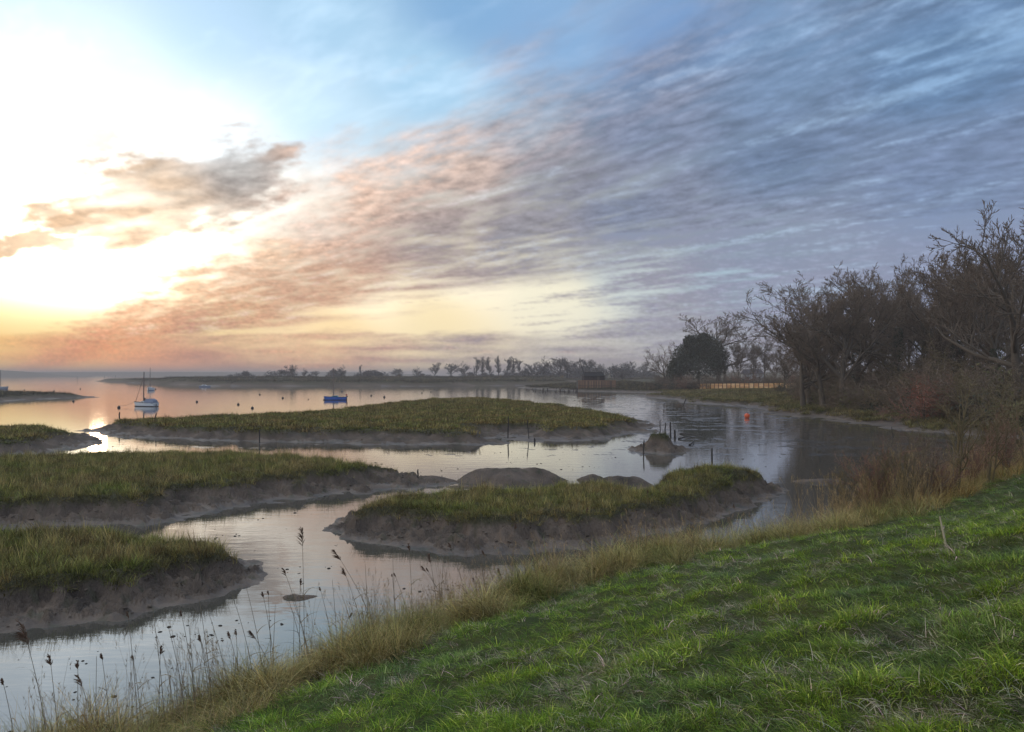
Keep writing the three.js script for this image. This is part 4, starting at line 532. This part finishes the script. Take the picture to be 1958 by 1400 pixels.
function prism(pts, z0, z1, inset = 0.85) {                // a side outline [x, y] pulled to a closed body between z0 and z1, narrower above
  const g = new GB(), n = pts.length, ys = pts.map((p) => p[1]), lo = Math.min(...ys), hi = Math.max(...ys), at3 = (p, z) => [p[0], p[1], z * lerp(1, inset, (p[1] - lo) / (hi - lo || 1))];
  for (let k = 0; k < n; k++) g.quad(at3(pts[k], z0), at3(pts[(k + 1) % n], z0), at3(pts[(k + 1) % n], z1), at3(pts[k], z1));
  for (const z of [z0, z1]) for (let k = 1; k + 1 < n; k++) g.tri(at3(pts[0], z), at3(pts[k], z), at3(pts[k + 1], z));
  return g.geometry();
}
const glassM = std(0.02, 0.025, 0.03, 0.12), whiteM = std(0.72, 0.72, 0.7, 0.35), creamM = std(0.6, 0.58, 0.52, 0.45), blueM = std(0.02, 0.11, 0.42, 0.3), navyM = std(0.02, 0.035, 0.09, 0.5), antifoulM = std(0.05, 0.03, 0.028, 0.7), metalM = std(0.35, 0.33, 0.32, 0.4, { metalness: 0.5 }), canvasM = std(0.2, 0.23, 0.3, 0.85), sailM = std(0.16, 0.1, 0.08, 0.85), tealM = std(0.06, 0.24, 0.32, 0.6), mastM = std(0.2, 0.14, 0.11, 0.6), ropeM = std(0.3, 0.25, 0.18, 0.9), outM = std(0.06, 0.06, 0.065, 0.5);
function sailboat(label, x, d, turn, o) {
  const b = thing('sailing_boat', label, 'boat', [x, 0, -d], turn), H = hullGeometry(o.L, o.B, o.F, 0.32, o), L = o.L, F = o.F;
  const hull = mesh('hull', H.hull, o.hull, b); mesh('rubbing_strake', H.rail, o.rail, hull); mesh('deck', H.deck, creamM, b);
  mesh('boot_stripe', hullGeometry(L * 1.002, o.B * 0.985, 0.09, 0.3, o).hull, o.stripe, b);
  const cab = mesh('cabin', prism([[-0.12 * L, F - 0.05], [0.24 * L, F], [0.2 * L, F + 0.22], [0.08 * L, F + 0.4], [-0.12 * L, F + 0.46]], -o.B * 0.3, o.B * 0.3, 0.8), o.cabin, b);
  for (const s of [-1, 1]) for (const [u0, u1] of [[-0.07, 0.0], [0.03, 0.11]]) mesh('cabin_window', new GB().box(u0 * L, F + 0.14, s * o.B * 0.272 - 0.02, u1 * L, F + 0.27, s * o.B * 0.272 + 0.02).geometry(), glassM, cab);
  const mh = o.mast; mesh('mast', new GB().tube([[0.1 * L, F, 0], [0.095 * L, F + mh * 0.5, 0], [0.085 * L, F + mh, 0]], [0.13, 0.12, 0.09], 7).geometry(), mastM, b);
  const boom = mesh('boom', new GB().tube([[0.1 * L, F + 1.0, 0], [-0.32 * L, F + 1.05, 0]], [0.05, 0.045], 6).geometry(), metalM, b); if (o.sail) mesh('furled_sail', new GB().tube([[0.08 * L, F + 1.12, 0], [-0.1 * L, F + 1.2, 0.02], [-0.3 * L, F + 1.12, 0]], [0.12, 0.15, 0.06], 7).geometry(), o.sail, boom);
  mesh('forestay', new GB().tube([[0.5 * L, F * 1.35, 0], [0.088 * L, F + mh * 0.86, 0]], o.furl ? [0.05, 0.03] : [0.014, 0.014], 5).geometry(), o.furl ? sailM : metalM, b);
  mesh('backstay', new GB().tube([[-0.48 * L, F, 0], [0.085 * L, F + mh, 0]], [0.009, 0.009], 3).geometry(), metalM, b);
  for (const s of [-1, 1]) mesh('shroud', new GB().tube([[0.08 * L, F, s * o.B * 0.46], [0.09 * L, F + mh * 0.8, 0]], [0.009, 0.009], 3).geometry(), metalM, b);
  mesh('rudder', new GB().box(-0.53 * L, -0.3, -0.03, -0.49 * L, F * 0.9, 0.03).geometry(), antifoulM, b);
  if (o.cover) mesh('cockpit_cover', prism([[-0.49 * L, F * 0.8], [-0.02 * L, F + 0.2], [-0.1 * L, F + 0.85], [-0.36 * L, F + 0.9], [-0.47 * L, F + 0.55]], -o.B * 0.44, o.B * 0.44, 0.45), o.cover, b);
  if (o.outboard) { const m = mesh('outboard_motor', new GB().tube([[-0.53 * L, -0.25, 0.25], [-0.53 * L, F, 0.25]], [0.05, 0.06], 6).geometry(), outM, b); mesh('cowling', new THREE.SphereGeometry(0.2, 10, 8).scale(1.2, 1, 0.8).translate(-0.53 * L, F + 0.2, 0.25), outM, m); }
  if (o.turbine) { const p = mesh('stern_pole', new GB().tube([[-0.3 * L, F, 0.2], [-0.3 * L, F + 1.3, 0.2]], [0.03, 0.025], 5).geometry(), metalM, b); mesh('radar_dome', new THREE.SphereGeometry(0.3, 12, 8).scale(1, 0.6, 1).translate(-0.3 * L, F + 1.4, 0.2), outM, p); }
  if (o.crew) mesh('sail_bag', new THREE.SphereGeometry(0.28, 10, 8).scale(0.9, 1.3, 0.9).translate(0.06 * L, F + 0.75, 0), sailM, b);
  if (o.flag) { const p = mesh('flag_staff', new GB().tube([[-0.46 * L, F, -0.2], [-0.48 * L, F + 0.8, -0.2]], [0.015, 0.012], 4).geometry(), metalM, b); mesh('flag', new GB().box(-0.56 * L, F + 0.45, -0.21, -0.48 * L, F + 0.8, -0.19).geometry(), std(0.4, 0.05, 0.04, 0.8), p); }
  return b;
}
sailboat('white sailing boat moored nearest, with grey canvas over its cockpit', at(279, 165), 165, 3.14 - 0.32, { L: 5.2, B: 2.0, F: 0.72, mast: 6.4, hull: whiteM, rail: antifoulM, stripe: antifoulM, cabin: creamM, cover: canvasM, furl: true, crew: true });
sailboat('bright blue sailing boat moored alone in mid river', at(642, 207), 207, 3.14 + 0.08, { L: 5.4, B: 1.9, F: 0.72, mast: 7.6, hull: blueM, rail: std(0.03, 0.03, 0.04, 0.6), stripe: navyM, cabin: tealM, outboard: true, turbine: true, flag: true, canoe: false });
sailboat('small white sailing boat farther out behind the nearest one, bow towards us', at(288, 335), 335, -1.35, { L: 7, B: 2.6, F: 1.0, mast: 8.5, hull: whiteM, rail: creamM, stripe: blueM, cabin: whiteM, sail: navyM });
sailboat('pale sailing boat cut by the left edge of the view', at(-2, 365), 365, 0.4, { L: 7, B: 2.4, F: 0.9, mast: 7.8, hull: std(0.35, 0.36, 0.4, 0.5), rail: creamM, stripe: navyM, cabin: creamM, cover: canvasM });
{
  const d = 425, b = thing('motor_cruiser', 'low grey motor cruiser moored before the far marsh', 'boat', [at(392, d), 0, -d], 0.2), H = hullGeometry(5.4, 2.0, 0.6, 0.3);
  const h = mesh('hull', H.hull, canvasM, b); mesh('rubbing_strake', H.rail, whiteM, h); mesh('deck', H.deck, whiteM, b); const c = mesh('cabin', prism([[-1.6, 0.55], [1.1, 0.6], [0.5, 1.25], [-1.3, 1.3]], -0.7, 0.7, 0.85), whiteM, b); for (const s of [-1, 1]) mesh('cabin_window', new GB().box(-1.1, 0.85, s * 0.64 - 0.03, 0.4, 1.12, s * 0.64 + 0.03).geometry(), glassM, c); mesh('outboard_motor', new GB().tube([[-2.85, -0.25, 0], [-2.85, 0.8, 0]], [0.1, 0.16], 7).geometry(), outM, b);
}
// ------------------------------------------------------------------ mooring buoys
{
  const gD = new THREE.SphereGeometry(0.3, 16, 12), gR = new THREE.TorusGeometry(0.09, 0.022, 6, 14), bm = std(0.035, 0.026, 0.022, 0.5), rm = std(0.1, 0.08, 0.07, 0.5), om = std(0.85, 0.13, 0.035, 0.35);
  const buoy = (px, py, s, label, group, m = bm) => { const d = EYE / ((py - HY) / FP), b = thing('mooring_buoy', label, 'buoy', [at(px, d), 0.09 * s, -d], px, group); b.scale.setScalar(s); mesh('float', gD, m, b); mesh('ring', gR.clone().translate(0, 0.36, 0), rm, b); return b; };
  buoy(228, 780, 1, 'dark buoy tied by a rope to the nearest white boat');
  for (const [i, [px, py]] of [[377, 769], [456, 774], [483, 781], [497, 755]].entries()) buoy(px, py, 0.9, `small dark buoy between the white boat and the blue boat, ${ord(i)} from the left`, 'buoys between white and blue boat');
  for (const [i, [px, py]] of [[47, 746], [104, 748], [141, 768], [154, 744]].entries()) buoy(px, py, 0.9, `small dark buoy left of the white boats, ${ord(i)} from the left`, 'buoys left of the white boats');
  for (const [px, py] of [[541, 762], [590, 764]]) buoy(px, py, px > 560 ? 0.5 : 1.0, px > 560 ? 'tiny pale buoy left of the blue boat' : 'round dark buoy left of the blue boat');
  for (const [i, [px, py, s]] of [[710, 757, 0.9], [735, 760, 1.1], [807, 752, 0.9], [810, 747, 0.8], [824, 750, 0.8], [831, 745, 0.8]].entries()) buoy(px, py, s, `small dark buoy right of the blue boat, ${ord(i)} from the left`, 'buoys right of the blue boat');
  buoy(620, 765, 0.8, 'dark buoy at the bow of the blue boat'); buoy(298, 745, 1.1, 'dark buoy beside the farther white boat');
  const big = buoy(1428, 799, 1.35, 'bright orange red buoy stranded on the mud by the right shore', undefined, om); big.position.y = Math.max(0, groundH(big.position.x, -big.position.z)) + 0.3; big.rotation.z = 0.5;
  // rope from buoy to white boat
  const d0 = EYE / (63 / FP), a = [at(228, d0), 0.4, -d0], e = [at(258, 165), 0.9, -165], pts = [], rad = []; for (let k = 0; k <= 12; k++) { const t = k / 12; pts.push([lerp(a[0], e[0], t), lerp(a[1], e[1], t) - 0.32 * Math.sin(Math.PI * t) * (1 - 0.5 * t), lerp(a[2], e[2], t)]); rad.push(0.03); }
  const rope = mesh('mooring_rope', new GB().tube(pts, rad, 5).geometry(), ropeM); rope.userData = { label: 'slack rope from the dark buoy to the nearest white boat', category: 'rope' }; scene.add(rope);
  // channel marks far out
  [[148, 905, 3.2], [200, 1080, 4.6], [221, 980, 5.2]].forEach(([px, d, h], i) => { const t = thing('channel_mark', `thin channel mark post far out on the left water, ${ord(i)} from the left edge`, 'post', [at(px, d), 0, -d], 0, 'channel marks'); mesh('pole', new GB().tube([[0, -0.5, 0], [0, h, 0]], [0.22, 0.18], 6).geometry(), farBarkM, t); mesh('topmark', new THREE.ConeGeometry(0.5, 0.8, 8).translate(0, h + 0.3, 0), farBarkM, t); });
}
// ------------------------------------------------------------------ stakes and old posts in the mud
{
  const woodM = std(0.05, 0.04, 0.033, 0.85, { bumpMap: tile(reliefGrain, 0.5), bumpScale: 0.01 });
  const post = (px, py, top, r, lean, label, elev, extra) => {
    let d = (EYE - (elev ?? 0.1)) / ((py - HY) / FP); const x = at(px, d), y = Math.max(-0.05, groundH(x, d)), H = EYE + (HY - top) / FP * d - y, t = thing('mooring_post', label, 'post', [x, y, -d]);
    const k = mulberry(Math.round(px * 7)), pts = [], rad = []; for (let q = 0; q <= 6; q++) { const u = q / 6; pts.push([lean * u * H + (k() - 0.5) * r * 0.3, -0.4 + (H + 0.4) * u, (k() - 0.5) * r * 0.3]); rad.push(r * 0.42 * (0.85 + 0.3 * k()) * (q === 6 ? 0.72 : 1)); } mesh('shaft', new GB().tube(pts, rad, 7).geometry(), woodM, t);
    if (extra) mesh('broken_branch', new GB().tube([[0, 0.12, 0], [-0.35, 0.22, 0.05], [-0.6, 0.5, 0]], [0.07, 0.05, 0.02], 5).geometry(), woodM, t); return t;
  };
  post(1360, 892, 857, 0.13, 0.02, 'stout dark post standing on the back of the central islet', 1.2, true);
  post(1230, 868, 842, 0.14, 0.03, 'short dark stake in the water beside the tiny islet'); post(1262, 826, 803, 0.12, 0, 'thin stake on the right tip of the widest island, leftmost of three', 0.5); post(1271, 829, 808, 0.16, 0.05, 'blunt stake on the right tip of the widest island, middle of three', 0.4); post(1282, 833, 807, 0.2, -0.04, 'thick stake on the right tip of the widest island, rightmost of three', 0.2);
  post(1290, 836, 822, 0.28, 0, 'squat stump in the mud right of the three stakes', 0.1); post(228, 806, 788, 0.2, 0.06, 'stubby post at the left end of the widest island', 0.8); post(295, 806, 790, 0.15, 0.3, 'tilted stub in the grass below the nearest white boat', 1);
  post(497, 842, 822, 0.16, 0, 'small dark post at the mud edge of the widest island', 0.2); post(971, 835, 797, 0.17, 0.03, 'tall dark post in the notch of the widest island', 0.1); post(1012, 838, 802, 0.12, -0.12, 'leaning thin pole just right of the notch of the widest island', 0.1); post(1022, 846, 838, 0.2, 0, 'low stump at the mud edge below the leaning pole', 0);
  post(1305, 775, 762, 0.28, 0.45, 'dark slanting stake before the grassy mud of the right shore', 0.1); post(1523, 950, 942, 0.05, 0, 'tiny stake alone in the creek right of the central islet'); post(1708, 834, 816, 0.1, -0.2, 'thin slanting stake in the mud below the wood', 0.1); post(800, 916, 897, 0.11, -0.05, 'stump like a small figure at the tip of the long left island', 0.3); post(1775, 862, 852, 0.3, 0, 'dark lump of old post seen through the thicket', 0);
  // drifted branches
  [[1300, 828, 1345, 836, 'curved dark branch lying on the mud right of the three stakes'], [1296, 838, 1322, 836, 'straight dark branch on the mud below the curved one'], [1318, 850, 1330, 842, 'short forked branch on the mud by the tiny islet']].forEach(([a, b, c, e, label]) => { const d0 = (EYE - 0.1) / ((b - HY) / FP), d1 = (EYE - 0.1) / ((e - HY) / FP), pts = [], rad = []; for (let q = 0; q <= 6; q++) { const u = q / 6, x = lerp(at(a, d0), at(c, d1), u), d = lerp(d0, d1, u); pts.push([x, Math.max(0, groundH(x, d)) + 0.06 + 0.12 * Math.sin(u * 3.1), -d + 0.4 * Math.sin(u * 5)]); rad.push(0.09 * (1 - 0.75 * u)); } const m = mesh(numbered('drift_branch'), new GB().tube(pts, rad, 5).geometry(), woodM); m.userData = { label, category: 'branch' }; scene.add(m); });
  { const d = 19.5, x = 13.6; const p = [[1795, 1018], [1808, 1052]].map(([px, py]) => { let q = 8; for (; q < 60; q += 0.05) { const y = bankH(at(px, q), q); if (EYE - (py - HY) / FP * q < y) break; } return [at(px, q), bankH(at(px, q), q), -q]; }); const m = mesh('dead_stick', new GB().tube([[p[1][0], p[1][1], p[1][2]], [(p[0][0] + p[1][0]) / 2, (p[0][1] + p[1][1]) / 2 + 0.18, (p[0][2] + p[1][2]) / 2], [p[0][0], p[0][1] + 0.32, p[0][2]]], [0.022, 0.02, 0.014], 6).geometry(), strawM); m.userData = { label: 'pale dead stick leaning in the lawn at the right', category: 'stick' }; scene.add(m); }
}
// ------------------------------------------------------------------ lit timber fence, hut, quay, white house
{
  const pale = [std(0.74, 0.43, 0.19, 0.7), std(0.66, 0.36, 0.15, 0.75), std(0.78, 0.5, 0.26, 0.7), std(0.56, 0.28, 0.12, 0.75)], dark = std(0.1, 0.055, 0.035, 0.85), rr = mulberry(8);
  const A = [at(1262, 322), 322], B = [at(1534, 225), 225], len = Math.hypot(B[0] - A[0], B[1] - A[1]), ux = (B[0] - A[0]) / len, ud = (B[1] - A[1]) / len, n = 34, st = len / n, f = thing('timber_fence', 'sunlit orange timber fence running along the shore before the wood', 'fence', [A[0], 0, -A[1]]);
  const gy = (k) => { const x = A[0] + ux * st * k, d = A[1] + ud * st * k; return lerp(0.75, 2.15, k / n); }, local = (k, y, off = 0) => [ux * st * k - ud * 0 - off * -ud * -1, y, -(ud * st * k) - off * 0];
  const ang = Math.atan2(ud, ux), pg = new THREE.BoxGeometry(0.3, 2.6, 0.3), bg = new THREE.BoxGeometry(st - 0.34, 0.44, 0.08);
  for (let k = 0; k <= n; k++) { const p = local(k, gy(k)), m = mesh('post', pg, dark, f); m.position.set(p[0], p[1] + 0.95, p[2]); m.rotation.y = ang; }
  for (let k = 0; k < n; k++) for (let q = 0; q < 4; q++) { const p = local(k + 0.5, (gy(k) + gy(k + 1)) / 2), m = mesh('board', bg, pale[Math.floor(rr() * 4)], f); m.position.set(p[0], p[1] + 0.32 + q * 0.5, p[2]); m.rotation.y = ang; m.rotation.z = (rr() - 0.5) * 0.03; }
  mesh('top_rail', new GB().tube([[0, gy(0) + 2.2, 0], [ux * len, gy(n) + 2.2, -ud * len]], [0.07, 0.07], 4).geometry(), dark, f);
  // hut on its timber quay
  const hd = 330, hx = at(1134, hd), roofM = std(0.03, 0.027, 0.026, 1), wallM = std(0.045, 0.034, 0.031, 0.95), hut = thing('boat_hut', 'dark wooden hut with a sloping roof standing on the quay', 'hut', [hx, 4.2, -hd], 0.12);
  mesh('wall', new GB().box(-4.3, 0, -2.2, 4.3, 1.9, 2.2).geometry(), wallM, hut);
  const roof = mesh('roof', prism([[-4.6, 1.85], [4.6, 1.85], [3.5, 3.5], [-3.7, 3.4]], -2.5, 2.5, 0.05), roofM, hut); mesh('ridge_board', new GB().tube([[-3.75, 3.45, 0], [3.55, 3.55, 0]], [0.09, 0.09], 5).geometry(), dark, roof);
  const door = mesh('door', new GB().box(1.2, 0.05, 2.2, 2.2, 1.75, 2.24).geometry(), std(0.1, 0.07, 0.05, 0.7), hut); mesh('handle', new GB().box(1.3, 0.9, 2.24, 1.38, 1.0, 2.28).geometry(), metalM, door); for (const x of [-3, -0.8]) { const w = mesh('window', new GB().box(x, 0.7, 2.2, x + 1, 1.4, 2.235).geometry(), dark, hut); mesh('pane', new GB().box(x + 0.08, 0.78, 2.235, x + 0.92, 1.32, 2.25).geometry(), glassM, w); }
  const pole = thing('leaning_pole', 'dark pole leaning up to the left from the hut roof', 'pole', [at(1119, hd), 4.15, -hd - 2.7]); mesh('shaft', new GB().tube([[0.3, 0, 0], [-0.2, 2.6, 0], [-1.8, 7.6, 0]], [0.14, 0.12, 0.07], 6).geometry(), wallM, pole);
  const q = thing('timber_quay', 'orange brown timber quay under the dark hut', 'quay', [at(1104, hd), 0, -hd + 3.2]), qm = [std(0.3, 0.16, 0.085, 0.85), std(0.24, 0.135, 0.08, 0.85), std(0.38, 0.22, 0.12, 0.85), std(0.16, 0.1, 0.065, 0.85)], W = 15.5, np = 30, plank = new THREE.BoxGeometry(W / np - 0.05, 4.3, 0.16);
  mesh('fill', new GB().box(0, -0.5, -7.5, W, 4.15, -0.1).geometry(), std(0.08, 0.07, 0.06, 0.95), q);
  for (let k = 0; k < np; k++) { const m = mesh('plank', plank, qm[Math.floor(rr() * 4)], q); m.position.set((k + 0.5) * W / np, 1.95 + 0.14 * rr(), 0.02 * rr()); } mesh('cap_rail', new GB().box(-0.1, 4.1, -0.2, W + 0.1, 4.3, 0.2).geometry(), qm[0], q); mesh('waling', new GB().box(-0.05, 2.0, 0.14, W + 0.05, 2.25, 0.3).geometry(), qm[3], q);
  const w = thing('timber_revetment', 'low broken timber revetment between quay and fence', 'revetment', [at(1104, hd) + W + 0.2, 0, -hd + 3.2]); for (let k = 0; k < 34; k++) { const h = 1.0 + 0.9 * rr() * (1 - k / 50), m = mesh('plank', new THREE.BoxGeometry(0.48, h, 0.14), qm[Math.floor(rr() * 4)], w); m.position.set(0.26 + k * 0.52, h / 2 - 0.15, -0.1 * k + 0.05 * rr()); } mesh('waling', new GB().tube([[0, 0.7, 0.12], [17.6, 0.65, -3.2]], [0.09, 0.09], 5).geometry(), qm[3], w);
  // stakes on the mud before the quay
  for (let k = 0; k < 46; k++) { const px = 1006 + 100 * rr(), d = 300 + 60 * rr() - (px - 1006) * 0.15, x = at(px, d), s = mesh(numbered('groyne_stake'), new GB().tube([[0, -0.5, 0], [0.1 * (rr() - 0.5), 0.35 + 0.6 * rr(), 0]], [0.16, 0.12], 5).geometry(), wallM); s.position.set(x, Math.max(0, groundH(x, d)), -d); s.userData = { label: 'short dark stake in the row on the mud left of the quay', category: 'stake', group: 'groyne stakes left of the quay' }; scene.add(s); }
  // white house behind the trees
  const ed = 335, ex = at(1438, ed), ey = groundH(ex, ed), h = thing('white_house', 'low white walled house glimpsed between the bare trees', 'house', [ex, ey, -ed], -0.1); mesh('wall', new GB().box(-4.2, 0, -2.5, 4.2, 3.6, 2.5).geometry(), std(0.75, 0.75, 0.75, 0.8), h); mesh('roof', prism([[-4.6, 3.5], [4.6, 3.5], [3.6, 5.6], [-3.6, 5.6]], -2.9, 2.9, 0.05), std(0.12, 0.1, 0.1, 0.9), h); for (const x of [-2.6, 0.2, 2]) { const v = mesh('window', new GB().box(x, 1.3, 2.5, x + 0.9, 2.5, 2.54).geometry(), creamM, h); mesh('pane', new GB().box(x + 0.08, 1.38, 2.54, x + 0.82, 2.42, 2.55).geometry(), glassM, v); }
}
// ------------------------------------------------------------------ clods and weed on the shining mud
{
  const r = mulberry(55), items = [], g = new THREE.IcosahedronGeometry(0.06, 1).scale(1.3, 0.45, 1); g.setAttribute('color', new THREE.BufferAttribute(new Float32Array(g.attributes.position.count * 3).fill(1), 3));
  for (let k = 0; k < 9000; k++) { const d = Math.exp(lerp(Math.log(13), Math.log(260), r())), x = at(0 + 1958 * r(), d), y = Math.max(0, flatH(x, d)); if (bankS(x, d) > -0.8 || groundH(x, d) > 0.12 || (d > 95 && x < 6) || noise(x * 0.3 + 3, d * 0.5) + 0.5 * noise(x * 1.1, d * 1.5) < 0.28) continue; const s = (0.25 + 0.9 * r() * r()) * (0.75 + d * 0.012); items.push([x, y, -d, s, s, 0.045, 0.037, 0.03, 0, 0, r() * 6]); }
  const bank = [], keys = [['front_left', 9000], ['centre', 9000], ['long_left', 11000], ['great', 5000], ['left_edge', 1600]];
  for (const [k, n] of keys) { const I = ISL[k], b = I.box; for (let q = 0; q < n; q++) { const x = lerp(b[0], b[1], r()), d = lerp(b[2], b[3], r()); if (Math.abs(x / d) > 0.8) continue; const h = islH(I, x, d), t = h / I.top; if (t < 0.08 || t > 0.85 || noise(x / I.lump * 0.7 + 8, d / I.lump * 0.7) < -0.15) continue; const s = (0.35 + 1.1 * r() * r() * r()) * (0.75 + 0.3 * I.lump), m = 0.55 + 0.6 * r(); bank.push([x, h - 0.01, -d, s * 1.3, s * (0.7 + 0.7 * r()), 0.15 * m, 0.115 * m, 0.088 * m, (r() - 0.5), (r() - 0.5), r() * 6]); } }
  sow(stuff('mud_lumps', 'crumbled lumps of mud on the banks of the marsh islands', 'mud'), 'lump', [g], dryM, bank);
  sow(stuff('mud_clods', 'scattered small dark clods and weed on the wet mud', 'mud'), 'clod', [g], dryM, items);
}

// the mist over the water
scene.fog = new THREE.FogExp2(col(1, 0.87, 0.79), 0.00042);
renderer.render(scene, camera);
